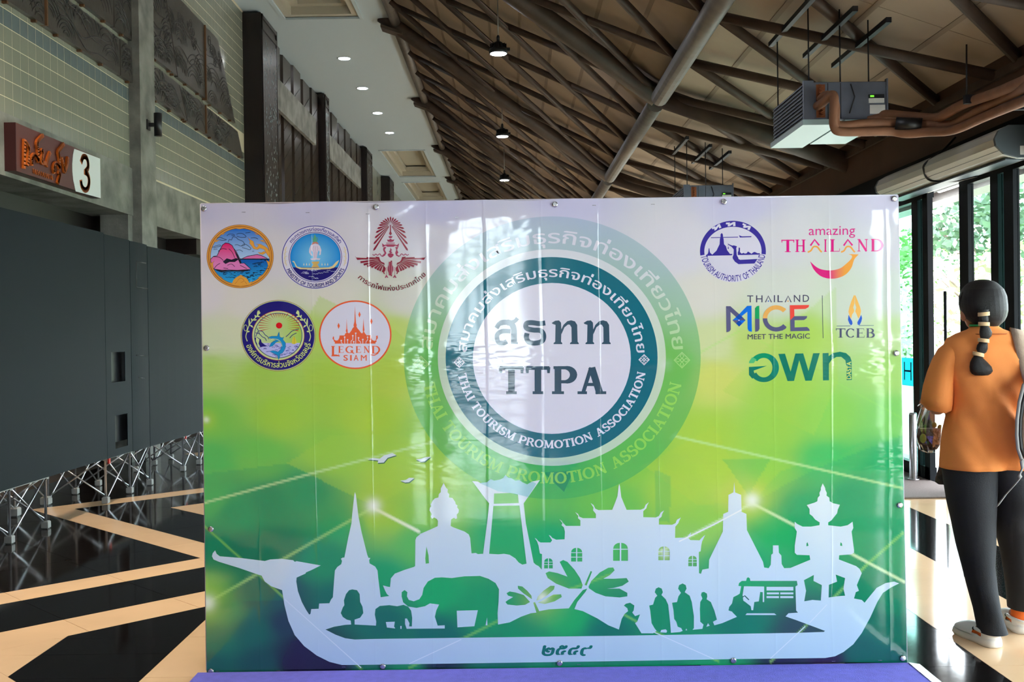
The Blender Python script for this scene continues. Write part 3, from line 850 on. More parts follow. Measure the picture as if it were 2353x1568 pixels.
# folded hem round the sheet and the frame behind it
fr = MB()
x0, x1, zt = -1.305, 1.645, 1.975
for a in (x0+.02, -.55, .17, .9, x1-.05): fr.box(a, a+.03, BY+.02, BY+.05, 0, zt-.01)
for z in (0.0, .66, 1.3, zt-.04): fr.box(x0+.02, x1-.02, BY+.02, BY+.05, z, z+.03)
for a in (x0+.05, x1-.08): fr.box(a, a+.03, BY+.05, BY+.75, 0, .03); fr.prism([(a, BY+.05, 1.25), (a+.03, BY+.05, 1.25), (a+.03, BY+.75, .03), (a, BY+.75, .03)], (0, 0, .04))
fr.build('support_frame', mat('black_steel', (26, 26, 30), .5, metal=.5), banner)
hm = MB()
e = [onY(461, 469, BY), onY(475, 1550, BY), onY(2084, 1523, BY), onY(2063, 449, BY)]
for i in range(4):
    a, b = e[i], e[(i+1) % 4]; a = Vector((a.x, BY+.005, max(a.z, .012))); b = Vector((b.x, BY+.005, max(b.z, .012)))
    hm.tube([a, b], .0045, 6)
hm.build('hem', mat('white_hem', (190, 186, 200), .4), banner)

# --- logo rings
def mixc(a, c):
    c = lin(c)
    return lambda X, Y: bgcol(X, Y)*(1-a)+c*a
A = Art(2)
def ringcol(X, Y):
    b = bgcol(X, Y); t = np.clip((Y-498)/(1147-498), 0, 1)[:, None]
    c = lin((150, 178, 200))*(1-np.clip(t*2.2, 0, 1))+lin((40, 178, 96))*np.clip(t*2.2, 0, 1)
    return b*.42+c*.58
A.ring(1269, 822.5, 341, 325, 261, 248, ringcol, 128, 14)
A.tri([(1248,1086),(1318,1082),(1296,1131)], [(0,1,2)], (0,150,96)); A.layer()
tcol = lambda X, Y: bgcol(X, Y)*.25+(lin((226, 224, 232))*np.clip((900-Y)/300, 0, 1)[:, None]+lin((150, 222, 96))*(1-np.clip((900-Y)/300, 0, 1)[:, None]))*.75
A.arc('สมาคมส่งเสริมธุรกิจท่องเที่ยวไทย', 1269, 822.5, 277, .952, 176, 4, 27, tcol, .012)
A.arc('THAI TOURISM PROMOTION ASSOCIATION', 1269, 822.5, 304, .952, 192, 348, 27, tcol, .02, True, 'serif')
def lotus(A, cx, cy, r, col, w):
    A.line([(cx-r, cy), (cx, cy-r), (cx+r, cy), (cx, cy+r)], w, col, True)
    for a in range(4):
        t = a*PI/2; ux, uy = math.cos(t), math.sin(t); vx, vy = -uy, ux
        A.line([(cx+ux*r*.22+vx*r*0, cy+uy*r*.22), (cx+ux*r*.5+vx*r*.24, cy+uy*r*.5+vy*r*.24), (cx+ux*r*.85, cy+uy*r*.85), (cx+ux*r*.5-vx*r*.24, cy+uy*r*.5-vy*r*.24)], w*.8, col, True)
    A.line([(cx+r*.2*math.cos(k*PI/5), cy+r*.2*math.sin(k*PI/5)) for k in range(10)], w*.8, col, True); A.layer(.3)
lotus(A, 967.5, 837, 18, tcol, 2.6); lotus(A, 1567, 828, 18, tcol, 2.6)
A.build('outer_logo_ring', banner, label='pale translucent outer ring with the association name')
A = Art(5)
A.ring(1268, 822, 262, 249, 240, 228, mixc(.62, (222, 226, 226)), 96, 3)
TEAL = (14, 108, 124)
A.ring(1267.5, 822, 243.5, 231, 179, 171, TEAL, 128, 1)
A.ell(1268, 824, 181.5, 173.5, (224, 220, 230))
W = (228, 228, 238)
A.arc('สมาคมส่งเสริมธุรกิจท่องเที่ยวไทย', 1267.5, 822.5, 196, .95, 176, 3.5, 20, W, .012)
A.arc('THAI TOURISM PROMOTION ASSOCIATION', 1267.5, 822.5, 219, .95, 190.5, 350.5, 19, W, .03, True, 'serif')
lotus(A, 1055.5, 833, 12, W, 2.0); lotus(A, 1480, 827, 12, W, 2.0)
# the initials in Thai, heavy strokes with feet
K = (52, 82, 100)
def q(*p): return [(1110+a/6.82, 700+b/6.82) for a, b in p]
def sm(p, n=5):
    o = []; m = len(p)
    for i in range(m-1):
        a, b, c, d = p[max(i-1, 0)], p[i], p[i+1], p[min(i+2, m-1)]
        for k in range(n):
            t = k/n; t2, t3 = t*t, t*t*t
            o.append(tuple(.5*((2*b[j])+(-a[j]+c[j])*t+(2*a[j]-5*b[j]+4*c[j]-d[j])*t2+(-a[j]+3*b[j]-3*c[j]+d[j])*t3) for j in range(2)))
    return o+[p[-1]]
s_ = 1/6.82
A.line(sm(q((210, 370), (260, 300), (350, 280), (440, 300), (480, 380), (485, 500), (485, 615))), [x*s_ for x in [70]*6+[80]*6+[92]*19], K)
A.line(sm(q((440, 280), (500, 260), (540, 215))), 58*s_, K)
A.line(sm(q((430, 420), (300, 420), (220, 480), (240, 590), (320, 605), (375, 580))), 70*s_, K)
A.line(sm(q((445, 600), (545, 605))), 30*s_, K)
A.line(sm(q((975, 290), (880, 300), (760, 285), (680, 300), (680, 370), (780, 400), (900, 410), (950, 480), (930, 570), (830, 605), (720, 590), (680, 520), (690, 450))), 78*s_, K)
for dx in (0, 500):
    A.poly(q(*[(x+dx, y) for x, y in ((1075,290),(1130,255),(1190,250),(1222,285),(1228,400),(1222,585),(1242,605),(1240,622),(1105,622),(1105,605),(1130,585),(1135,320),(1090,305))]), K)
    A.poly(q(*[(x+dx, y) for x, y in ((1225,395),(1260,320),(1320,262),(1380,248),(1440,265),(1475,320),(1482,585),(1500,605),(1500,622),(1362,622),(1362,605),(1388,585),(1385,360),(1360,318),(1330,315),(1275,360),(1228,470))]), K)
def serif_word(x0, x1, ch, y0=905, h=62): A.text(ch, x0, y0, x1, h, K, .035, font='serif')
for ch, a, b in (('T', 250, 640), ('T', 665, 1055), ('P', 1080, 1475), ('A', 1480, 1930)): serif_word(1110+a*s_, 1110+b*s_, ch)
A.build('association_logo', banner, label='round teal logo with TTPA initials at its centre')

# --- white silhouette of landmarks in a swan boat, with its cut-outs
def a_(*p): return [(460+x/2.761, 1000+y/2.761) for x, y in p]
def b_(*p): return [(860+x/3.087, 1060+y/3.087) for x, y in p]
def c_(*p): return [(1400+x/3.086, 1060+y/3.086) for x, y in p]
outer = (a_((95,733),(105,755),(125,770),(250,780),(410,800),(445,790),(520,786),(590,795),(600,805),(612,801),(765,828),(705,858),(672,872),(668,880),(612,905),(610,930),(620,990),(645,1060),(672,1110),(692,1140),(700,1135),(705,1105),(752,1103),(755,1070),(820,1068),(830,1045),(842,1030),(850,920),(855,860),(870,838),(895,820),(900,800),(893,785),(905,778),(915,778),(940,650),(960,560),(965,500),(978,380),(982,362),(988,380),(1005,520),(1025,620),(1060,760),(1068,780),(1080,780),(1072,795),(1075,815),(1110,835),(1125,860),(1130,910),(1145,1030),(1200,1022),(1185,1010),(1172,985),(1160,955),(1190,963),(1205,965),(1210,910),(1235,880),(1300,855),(1355,838))
 + b_((290,745),(292,560),(300,540),(330,515),(400,485),(450,462),(452,425),(445,412),(425,400),(410,410),(402,395),(408,375),(392,350),(395,330),(405,320),(400,310),(415,280),(430,265),(455,258),(458,235),(472,220),(472,195),(492,155),(510,190),(522,200),(520,222),(532,235),(530,258),(555,262),(575,290),(578,305),(590,315),(588,328),(600,345),(598,365),(585,380),(588,405),(578,412),(565,402),(545,415),(542,460),(560,470),(640,500),(670,520),(680,545),(690,655),(720,652),(735,660),(772,658),(800,440),(815,300),(790,270),(695,142),(735,145),(760,160),(800,150),(825,128),(850,138),(890,132),(915,120),(930,98),(950,118),(975,122),(1000,140),(1030,135),(1050,150),(1085,165),(1120,145),(1175,135),(1060,300),(1075,440),(1130,720),(1145,735),(1165,745),(1188,770),(1190,660),(1175,655),(1165,600),(1155,570),(1138,545),(1150,552),(1165,570),(1180,578),(1250,578),(1262,562),(1238,525),(1250,530),(1262,545),(1290,558),(1350,555),(1352,500),(1345,470),(1328,455),(1335,440),(1312,412),(1330,425),(1340,440),(1360,460),(1462,460),(1462,420),(1445,405),(1448,390),(1425,362),(1445,375),(1455,395),(1480,405),(1572,405),(1572,375),(1552,350),(1555,330),(1535,298),(1555,312),(1568,338),(1590,348),(1688,346),(1710,290),(1725,250),(1733,180),(1738,162),(1743,180),(1752,255),(1770,300),(1790,346),(1890,345),(1915,335),(1925,310),(1948,292),(1935,315),(1930,335))
 + c_((241,355),(241,398),(330,400),(352,390),(365,365),(388,350),(375,375),(370,395),(352,410),(352,450),(445,452),(470,440),(480,415),(508,400),(495,425),(490,440),(468,465),(466,545),(550,542),(562,525),(580,505),(575,530),(560,545),(575,560),(640,562),(655,545),(680,523),(670,545),(658,570),(652,600),(648,640),(635,645),(636,795),(650,800),(660,770),(705,762),(708,700),(805,500),(808,375),(843,360),(845,240),(880,222),(886,150),(892,222),(935,240),(938,360),(972,375),(976,490),(1090,715),(1098,755),(1130,760),(1145,735),(1148,665),(1160,655),(1160,598),(1200,598),(1202,650),(1220,670),(1222,730),(1240,760),(1285,758),(1425,700),(1420,668),(1330,665),(1315,650),(1315,600),(1330,500),(1315,475),(1315,430),(1330,445),(1370,465),(1430,465),(1490,455),(1492,435),(1460,415),(1440,390),(1420,375),(1420,340),(1400,312),(1455,295),(1475,285),(1478,260),(1492,245),(1490,225),(1500,205),(1500,190),(1513,158),(1530,190),(1532,205),(1542,225),(1540,245),(1560,260),(1562,285),(1590,300),(1635,310),(1620,345),(1615,370),(1595,395),(1575,420),(1552,435),(1552,455),(1640,465),(1690,455),(1725,430),(1730,475),(1718,500),(1735,630),(1735,650),(1715,662),(1630,668),(1628,698),(1750,745),(1775,765),(1790,795),(1755,880),(1770,920),(1748,930),(1735,975),(1790,985),(1810,1005),(1850,955),(1895,900),(1960,865),(2020,855),(2055,868),(2000,895),(1940,935),(1900,1000),(1850,1110),(1790,1220),(1730,1300),(1660,1355),(1600,1385),(1530,1397),(860,1405),(0,1420))
 + b_((0,1445)) + a_((900,1460),(820,1440),(740,1400),(660,1340),(600,1270),(560,1180),(535,1080),(520,985),(450,960),(410,930),(390,893),(350,880),(250,845),(120,805),(85,790),(75,770),(80,750)))
ground = (a_((795,1235),(850,1217),(920,1205),(958,1203),(955,1178),(930,1172),(905,1155),(892,1130),(905,1095),(915,1080),(912,1050),(925,1010),(945,985),(965,980),(995,985),(1012,1010),(1015,1060),(1030,1090),(1035,1130),(1015,1160),(980,1172),(980,1203),(1060,1207),(1115,1210),(1117,1185),(1108,1140),(1112,1105),(1140,1085),(1200,1080),(1250,1087),(1290,1078),(1320,1090),(1338,1115),(1345,1160),(1343,1215),(1325,1215),(1328,1195),(1312,1165),(1300,1165),(1300,1200),(1310,1230))
 + b_((500,1188),(500,1165),(450,1168),(430,1105),(440,1060),(460,1018),(395,1010),(360,1030),(300,1042),(240,1032),(205,1002),(194,960),(195,930),(215,915),(235,930),(232,960),(245,985),(280,995),(320,980),(340,950),(350,900),(380,855),(430,828),(480,825),(550,830),(640,818),(750,815),(810,835),(860,865),(885,910),(882,1000),(875,1080),(878,1160),(960,1145),(1040,1105),(1110,1080),(1150,1075),(1128,1005),(1140,1000),(1170,1065),(1240,1052),(1380,1045),(1420,985),(1480,915),(1510,905),(1500,925),(1440,1000),(1420,1050),(1480,1065),(1580,1115),(1660,1165),(1735,1195),(1755,1120),(1775,1085),(1800,1065),(1795,1045),(1770,1025),(1785,1012),(1815,1005),(1845,1025),(1840,1060),(1830,1075),(1850,1100),(1885,1088),(1865,1140),(1850,1150),(1895,1222))
 + c_((310,1222),(335,1205),(320,1185),(300,1150),(290,1060),(283,1025),(310,1018),(325,970),(340,955),(322,930),(330,905),(350,895),(372,905),(380,930),(370,950),(400,980),(418,1020),(432,1150),(435,1190),(437,1218),(500,1213),(520,1205),(510,1185),(485,1175),(475,1140),(460,1120),(455,1060),(445,1005),(480,1000),(490,960),(508,935),(488,905),(495,880),(520,868),(542,880),(548,905),(535,930),(570,955),(585,1000),(600,1100),(600,1185),(590,1197),(660,1190),(668,1160),(645,1140),(642,1050),(645,1000),(660,975),(650,950),(655,932),(672,928),(692,940),(695,960),(690,980),(720,1000),(745,1060),(763,1125),(735,1140),(745,1165),(800,1150),(905,1105),(880,1080),(870,1068),(845,1060),(850,1035),(870,1010),(880,965),(910,950),(925,940),(935,888),(915,885),(920,865),(940,850),(970,850),(975,830),(985,824),(997,832),(1000,850),(1330,850),(1335,880),(1320,890),(1325,1060),(1338,1075),(1270,1080),(1250,1102),(1330,1130),(1530,1205),(1520,1212),(1350,1218),(440,1233),(0,1240))
 + b_((0,1262)) + a_((980,1298),(920,1290),(860,1268)))
holes = [ground,
 b_((370,605),(385,670),(388,725),(365,728),(362,690)),
 b_((850,230),(1018,225),(1025,298),(848,303)),
 b_((845,318),(1030,315),(1080,728),(1050,735),(1025,720),(1000,690),(960,665),(920,658),(880,662),(815,658)),
 c_((1380,845),(1450,808),(1448,850),(1507,880),(1500,990),(1440,985),(1382,995),(1395,920)),
 c_((1605,805),(1672,830),(1660,905),(1672,955),(1610,960),(1580,965),(1555,968),(1557,878),(1615,855)),
 c_((1398,585),(1405,575),(1413,600),(1398,605)), c_((1640,575),(1650,585),(1652,603),(1636,600)),
 b_((1105,1000),(1060,950),(1000,932),(960,925),(938,938),(950,955),(985,965),(950,985),(930,1000),(945,1018),(1010,1025),(1070,1020)),
 b_((1118,980),(1060,940),(1020,905),(1018,885),(1050,890),(1085,920),(1115,955)),
 b_((1150,990),(1160,960),(1200,920),(1250,885),(1280,885),(1275,910),(1230,950),(1185,980)),
 b_((1160,1005),(1200,985),(1270,948),(1325,945),(1330,965),(1280,995),(1210,1014)),
 b_((1470,905),(1380,905),(1290,870),(1230,830),(1215,795),(1240,783),(1300,795),(1370,820),(1330,745),(1315,715),(1340,702),(1370,715),(1420,770),(1460,830),(1478,880)),
 b_((1520,890),(1540,850),(1600,790),(1660,757),(1695,755),(1705,775),(1670,810),(1625,835),(1700,835),(1790,830),(1805,855),(1760,885),(1700,900),(1650,905),(1740,905),(1795,935),(1795,960),(1740,968),(1640,960),(1570,935),(1522,902)),
 b_((1492,878),(1535,780),(1545,785),(1506,884)),
]
def arch(x0, x1, y0, y1, f, rows=()):
    """two-leaf arched window"""
    xm = (x0+x1)/2; g = (x1-x0)*.05; r = (x1-x0)/2-g; yt = y0+r*.9; o = []
    cuts = [yt]+[yt+(y1-yt)*t for t in rows]+[y1]
    o.append(f(*([(x0, yt-g*.6)]+[(xm-g-r*math.sin(a)*1.0+0, yt-g*.6-(yt-y0)*math.cos(a)) for a in (1.1, .75, .4, 0.0)]+[(xm-g, yt-g*.6)])))
    o.append(f(*([(x1, yt-g*.6)]+[(xm+g+r*math.sin(a), yt-g*.6-(yt-y0)*math.cos(a)) for a in (1.1, .75, .4, 0.0)]+[(xm+g, yt-g*.6)])))
    for i in range(len(cuts)-1):
        ya, yb = cuts[i]+g*.6, cuts[i+1]-(g*.6 if i < len(cuts)-2 else 0)
        o += [f((x0, ya), (xm-g, ya), (xm-g, yb), (x0, yb)), f((xm+g, ya), (x1, ya), (x1, yb), (xm+g, yb))]
    return o
for w in (arch(1205, 1266, 692, 762, b_, (.4,)), arch(1396, 1475, 618, 713, b_, (.5,)), arch(1694, 1799, 583, 708, b_), arch(348, 428, 608, 703, c_, (.5,)), arch(560, 620, 674, 746, c_, (.4,))): holes += w
A = Art(8)
def pale(X, Y):
    t = np.clip((Y-1100)/430, 0, 1)[:, None]; u = np.clip((1000-X)/600, 0, 1)[:, None]*t
    return lin((226, 236, 234))*(1-t)+(lin((176, 208, 226))*(1-u)+lin((176, 188, 226))*u)*t
A.poly(outer, pale, holes)
for p in (b_((585,1062),(735,1058),(710,1172),(590,1180)), b_((790,1165),(800,1110),(803,1165)), a_((1178,1187),(1235,1185),(1230,1215),(1238,1228),(1185,1222)), a_((1270,1212),(1278,1212),(1278,1230),(1270,1230)),
 c_((955,888),(1098,890),(1098,1000),(1088,1000),(1088,930),(1070,928),(1060,995),(1028,1000),(1020,1058),(1008,1058),(1003,1030),(965,1000),(950,990),(945,950)),
 c_((1115,892),(1305,892),(1305,918),(1115,918)), c_((1117,932),(1203,932),(1203,945),(1117,945)), c_((1212,932),(1305,932),(1305,945),(1212,945)), c_((1115,958),(1203,958),(1203,972),(1115,972)), c_((1212,958),(1305,958),(1305,972),(1212,972)),
 c_((965,1092),(975,1080),(1170,1080),(1185,1092)), c_((362,1215),(368,1198),(400,1193),(410,1205),(405,1217)), c_((540,1200),(546,1188),(552,1200)), c_((688,1175),(700,1150),(712,1168))):
    A.poly(p, pale)
A.line(c_((945,965),(960,955),(990,985)), 2.4, (20, 90, 80))
# the faint pattern lines that run on over the silhouette
for pts in ([(655,1378),(830,1535)], [(940,1526),(1060,1470)], [(1500,1452),(1640,1515)], [(1770,1514),(1850,1440)], [(1900,1390),(1860,1432)]):
    A.line(pts, 2.0, (214, 226, 240))
A.line([(1560,1245),(1640,1206),(1704,1172)], 3.0, (244, 246, 240))
A.poly(b_((745,155),(800,150),(825,128),(850,138),(890,132),(915,120),(930,98),(950,118),(975,122),(1000,140),(1030,135),(1050,150),(1085,165),(1120,145),(1150,160),(1090,255),(1000,232),(880,215),(790,175)), (166, 214, 214))
A.text('๒๕๔๙', 1243, 1507, 1357, 24, (6, 112, 100), .03, skew=.22)
A.build('boat_silhouette', banner, label='pale silhouette of landmarks riding in a swan-headed boat')
for p in (a_((1060,155),(1100,145),(1140,150),(1165,130),(1220,115),(1245,128),(1190,145),(1165,175),(1125,178),(1130,162)), a_((1368,155),(1405,150),(1430,140),(1465,137),(1425,168),(1400,170)), a_((1268,290),(1305,285),(1325,272),(1360,272),(1325,300),(1300,302))):
    A = Art(9); A.poly([(x+1.2, y+2.2) for x, y in p], (60, 110, 90)); A.poly(p, (222, 234, 232)); A.build('bird_print', banner)
# --- the emblems printed on the banner
def zf(ox, oy, s):
    return lambda *p: [(ox+x/s, oy+y/s) for x, y in p]
def blobs(A, f, pts, r, col):
    for x, y in pts: (a, b), = f((x, y)); A.ell(a, b, r, r*.95, col, 10)
rnd = random.Random(5)

# 1: gold-framed provincial seal with pink rocks in a blue sea
f = zf(460, 480, 6.536); s1 = 1/6.536
A = Art(2)
(cx, cy), = f((600, 715))
A.ell(cx, cy, 503*s1, 478*s1, (150, 84, 26)); A.ell(cx, cy, 497*s1, 472*s1, (226, 158, 66)); A.ring(cx, cy, 480*s1, 456*s1, 468*s1, 444*s1, (170, 98, 34))
A.ell(cx, cy, 448*s1, 424*s1, (120, 66, 26))
def sky(X, Y):
    t = np.clip((Y-(480+300*s1))/(440*s1), 0, 1)[:, None]
    return lin((16, 108, 200))*(1-t)+lin((176, 206, 236))*t
def disc_part(y0, y1, rx, ry, col, n=40):
    (_, ya), (_, yb) = f((0, y0), (0, y1)); L_, R_ = [], []
    for k in range(n+1):
        y = ya+(yb-ya)*k/n; w = rx*math.sqrt(max(0, 1-((y-cy)/ry)**2)); L_.append((cx-w, y)); R_.append((cx+w, y))
    pts = L_+R_; A.tri(pts, [(k, k+1, n+2+k, n+1+k) for k in range(n)], col); A.layer(.3)
disc_part(296, 752, 442*s1, 418*s1, sky)
disc_part(750, 1130, 442*s1, 418*s1, lambda X, Y: lin((18, 92, 172))*(1-np.clip((Y-600)/45, 0, 1)[:, None])+lin((36, 160, 220))*np.clip((Y-600)/45, 0, 1)[:, None])
for k in range(150):
    x, y = rnd.uniform(230, 980), rnd.uniform(765, 1110)
    if ((x-600)/410)**2+((y-715)/390)**2 > 1 or (x < 780 and y < 915): continue
    w = rnd.uniform(25, 75); A.line(f((x, y), (x+w*.4, y+rnd.uniform(-9, 9)), (x+w, y+rnd.uniform(-6, 6))), rnd.uniform(5, 11)*s1, (14, 34, 62))
A.layer()
INK = (22, 20, 44)
for c in ([(420,500),(440,460),(470,470),(490,425),(540,430),(570,460),(620,480),(650,500),(665,545),(610,560),(560,540),(520,545)], [(545,385),(580,370),(640,375),(690,420),(640,430),(590,425),(550,410)], [(620,560),(660,530),(710,550),(760,595),(740,615),(680,595),(630,585)], [(400,405),(440,380),(500,385),(515,405),(470,402)], [(250,440),(300,430),(350,450),(395,465),(340,475),(280,465)], [(180,580),(230,560),(290,545),(310,560),(250,575),(200,590)], [(540,625),(600,620),(640,645)], [(760,440),(820,435),(870,455)], [(680,365),(755,352)], [(200,610),(260,605)], [(780,640),(810,638)]):
    A.line(sm(f(*c)), 6*s1, INK)
A.layer()
A.poly(f((640,748),(720,712),(800,700),(855,688),(920,705),(1005,745)), (226, 110, 170)); A.line(f((635,745),(720,710),(800,698),(855,686),(920,703),(1005,743)), 8*s1, INK); A.rect(*f((600, 748))[0], *f((1030, 764))[0], INK)
rock = f((155,760),(200,715),(255,705),(280,650),(300,610),(320,575),(335,545),(380,512),(430,520),(480,550),(500,590),(540,640),(570,700),(600,760),(620,820),(660,815),(700,850),(760,905),(700,915),(560,925),(430,920),(330,925),(205,905),(190,870),(165,820))
def rcol(X, Y):
    t = np.clip((Y-(480+520*s1))/(300*s1), 0, 1)[:, None]; return lin((224, 8, 100))*(1-t)+lin((228, 128, 188))*t
A.poly(rock, rcol); A.line(rock, 9*s1, INK, True)
A.poly(f((340,795),(400,745),(470,765),(540,740),(580,760),(520,800),(440,800),(380,830)), INK)
A.poly(f((500,590),(560,690),(620,815),(600,830),(540,700)), INK)
for c in ([(270,640),(330,600),(400,610)], [(430,600),(480,650),(520,740)], [(205,905),(250,850),(300,820)], [(350,890),(420,900)], [(410,850),(470,830),(520,870)], [(600,850),(640,870),(700,900)], [(200,720),(290,730),(350,780)]): A.line(sm(f(*c)), 8*s1, INK)
A.poly(f((215,915),(430,930),(700,920),(790,905),(650,945),(500,940),(300,950)), INK)
GOLD, GD = (232, 164, 62), (176, 100, 36)
for p in ([(715,425),(745,460),(800,490),(815,560),(850,585),(880,545),(840,530),(900,530),(960,560),(1010,590),(1050,660),(1040,740),(1010,690),(960,610),(900,590),(860,615),(800,600),(770,550),(740,520),(750,490)], [(865,655),(920,660),(960,640),(990,660),(940,690),(900,680)], [(240,500),(300,465),(210,480)], [(890,475),(950,470),(1000,540),(960,500)], [(160,820),(215,785),(190,820),(200,900),(175,870)], [(990,770),(1040,800),(1030,880),(1010,810)], [(310,390),(380,355),(350,385)], [(810,360),(880,390),(850,390)], [(300,1010),(340,1050),(320,1040)], [(870,1040),(930,990),(900,1040)], [(500,290),(590,305),(690,290),(600,280)]):
    A.poly(f(*p), GOLD); A.line(f(*p), 4*s1, GD, True)
A.poly(f((440,1100),(480,1120),(500,1070),(530,1040),(580,1010),(610,990),(650,1015),(700,1045),(725,1085),(740,1120),(775,1075),(760,1140),(700,1150),(610,1165),(520,1150)), GOLD)
for c in ([(560,1080),(610,1040),(660,1080),(610,1110)], [(520,1130),(560,1090)], [(700,1130),(670,1090)], [(560,1020),(610,1005),(660,1025)]): A.line(sm(f(*c)), 5*s1, GD)
A.build('province_seal', banner, label='round gold-framed seal with a pink rocky island in blue sea')

# 2: ministry seal
A = Art(2); (cx, cy), = f((1730, 725)); NV = (44, 38, 140)
A.ell(cx, cy, 512*s1, 482*s1, (214, 208, 222)); A.ell(cx, cy, 503*s1, 473*s1, NV); A.ell(cx, cy, 492*s1, 462*s1, (222, 216, 228))
A.ring(cx, cy, 400*s1, 378*s1, 391*s1, 369*s1, NV); A.ell(cx, cy, 379*s1, 358*s1, NV)
A.ell(cx, cy, 374*s1, 353*s1, lambda X, Y: lin((18, 140, 214))*(np.clip(np.hypot(X-cx, Y-cy+4)/50, 0, 1)[:, None])+lin((130, 206, 238))*(1-np.clip(np.hypot(X-cx, Y-cy+4)/50, 0, 1)[:, None]))
disc_part(880, 1078, 374*s1, 353*s1, (30, 22, 112))
for k in range(34):
    x, y = rnd.uniform(1440, 2020), rnd.uniform(905, 1065)
    if ((x-1730)/340)**2+((y-725)/330)**2 > 1: continue
    w = rnd.uniform(40, 90); A.line(f((x, y+6), (x+w*.25, y), (x+w*.5, y+7), (x+w*.75, y), (x+w, y+6)), 5*s1, (210, 214, 236))
GB = (226, 206, 150)
A.poly(f((1378,790),(1410,785),(1435,830),(1455,868),(1520,885),(1720,888),(1930,880),(1985,860),(2040,800),(2088,770),(2060,830),(2010,885),(1950,905),(1720,915),(1500,908),(1440,880),(1410,810)), GB)
A.poly(f((1672,795),(1790,790),(1780,825),(1760,835),(1790,880),(1670,880),(1700,835),(1685,825)), (214, 176, 96))
for x in (1558, 1598, 1640, 1830, 1875, 1915): A.poly(f((x-9, 850), (x, 810), (x+9, 850)), (236, 226, 190))
EL = (226, 214, 226)
A.poly(f((1640,600),(1660,550),(1700,530),(1730,525),(1770,535),(1800,560),(1820,620),(1810,690),(1785,700),(1795,650),(1780,620),(1765,660),(1750,745),(1700,748),(1690,650),(1672,620),(1665,660),(1690,705),(1660,700),(1635,650)), EL)
A.poly(f((1652,750),(1730,740),(1808,748),(1790,768),(1740,765),(1720,775),(1670,768)), EL)
for c in ([(1705,560),(1690,600),(1705,640)], [(1755,560),(1770,600),(1755,640)], [(1730,560),(1730,740)], [(1712,650),(1716,740)], [(1748,650),(1744,740)]): A.line(f(*c), 4*s1, (170, 140, 170))
A.poly(f((1670,545),(1690,505),(1720,495),(1760,500),(1785,535),(1730,520)), (206, 130, 110)); A.poly(f((1690,500),(1700,440),(1712,400),(1722,382),(1732,405),(1745,445),(1760,495)), (90, 170, 130)); A.line(sm(f((1675,420),(1690,460),(1720,450),(1755,430),(1765,480))), 8*s1, (100, 160, 110))
A.arc('กระทรวงการท่องเที่ยวและกีฬา', cx, cy, 416*s1, .945, 148, 31, 46*s1, NV, .012)
A.arc('MINISTRY OF TOURISM AND SPORTS', cx, cy, 481*s1, .945, 205, 336, 52*s1, NV, .025, True)
for sx in (-1, 1):
    A.line(sm([(cx+sx*435*s1, cy-150*s1), (cx+sx*455*s1, cy-60*s1), (cx+sx*455*s1, cy+40*s1), (cx+sx*430*s1, cy+130*s1)]), 12*s1, (226, 206, 160))
    for k in range(8): y = cy+(-130+k*33)*s1; A.line([(cx+sx*452*s1, y), (cx+sx*(470 if k % 2 else 425)*s1, y-22*s1)], 8*s1, (226, 206, 160))
A.build('ministry_seal', banner, label='round white and navy ministry seal with a white elephant over a golden boat')

# 3: railway emblem
f = zf(800, 480, 7.84); s3 = 1/7.84; MR = (142, 24, 50); MR2 = (164, 50, 84)
A = Art(2)
ends = [(762,135),(705,150),(655,175),(615,210),(575,248),(550,295),(520,358),(495,432),(478,530),(458,640),(455,758)]
for k, (x, y) in enumerate(ends):
    for sx in ((1,) if k == 0 else (1, -1)):
        X = x if sx == 1 else 1524-x+(8 if k > 4 else 0); d = Vector((X-762, y-285)); L_ = d.length; d.normalize(); n = Vector((-d.y, d.x))
        a = Vector((762, 285))+d*(34 if L_ < 200 else 45); b = Vector((X, y)); w = 15 if L_ < 200 else 17
        A.poly(f(tuple(a-n*3), tuple(a+n*3), tuple(b-d*30+n*w), tuple(b), tuple(b-d*30-n*w)), MR)
A.ring(*f((762, 285))[0], 26*s3, 26*s3, 20*s3, 20*s3, (210, 150, 170), 20)
A.poly(f((755,290),(769,290),(772,410),(790,450),(765,480),(735,452),(752,410)), MR)
for p in ([(725,500),(762,490),(803,500),(780,530),(745,530)], [(700,555),(735,560),(762,540),(795,560),(835,552),(815,590),(770,600),(715,592)], [(685,612),(842,612),(842,624),(685,624)], [(612,620),(650,655),(700,640),(830,640),(880,655),(918,620),(905,690),(850,665),(820,685),(705,685),(680,665),(622,690)], [(640,690),(690,690),(660,740),(690,800),(660,850),(610,850),(660,800),(630,740)], [(850,690),(905,690),(880,740),(905,790),(880,820),(920,850),(870,850),(850,800),(870,740)],
 [(765,700),(780,735),(795,745),(770,760),(800,790),(770,800),(815,815),(820,840),(795,868),(768,885),(735,865),(712,835),(722,810),(760,800),(735,775),(755,750)]): A.poly(f(*p), MR2)
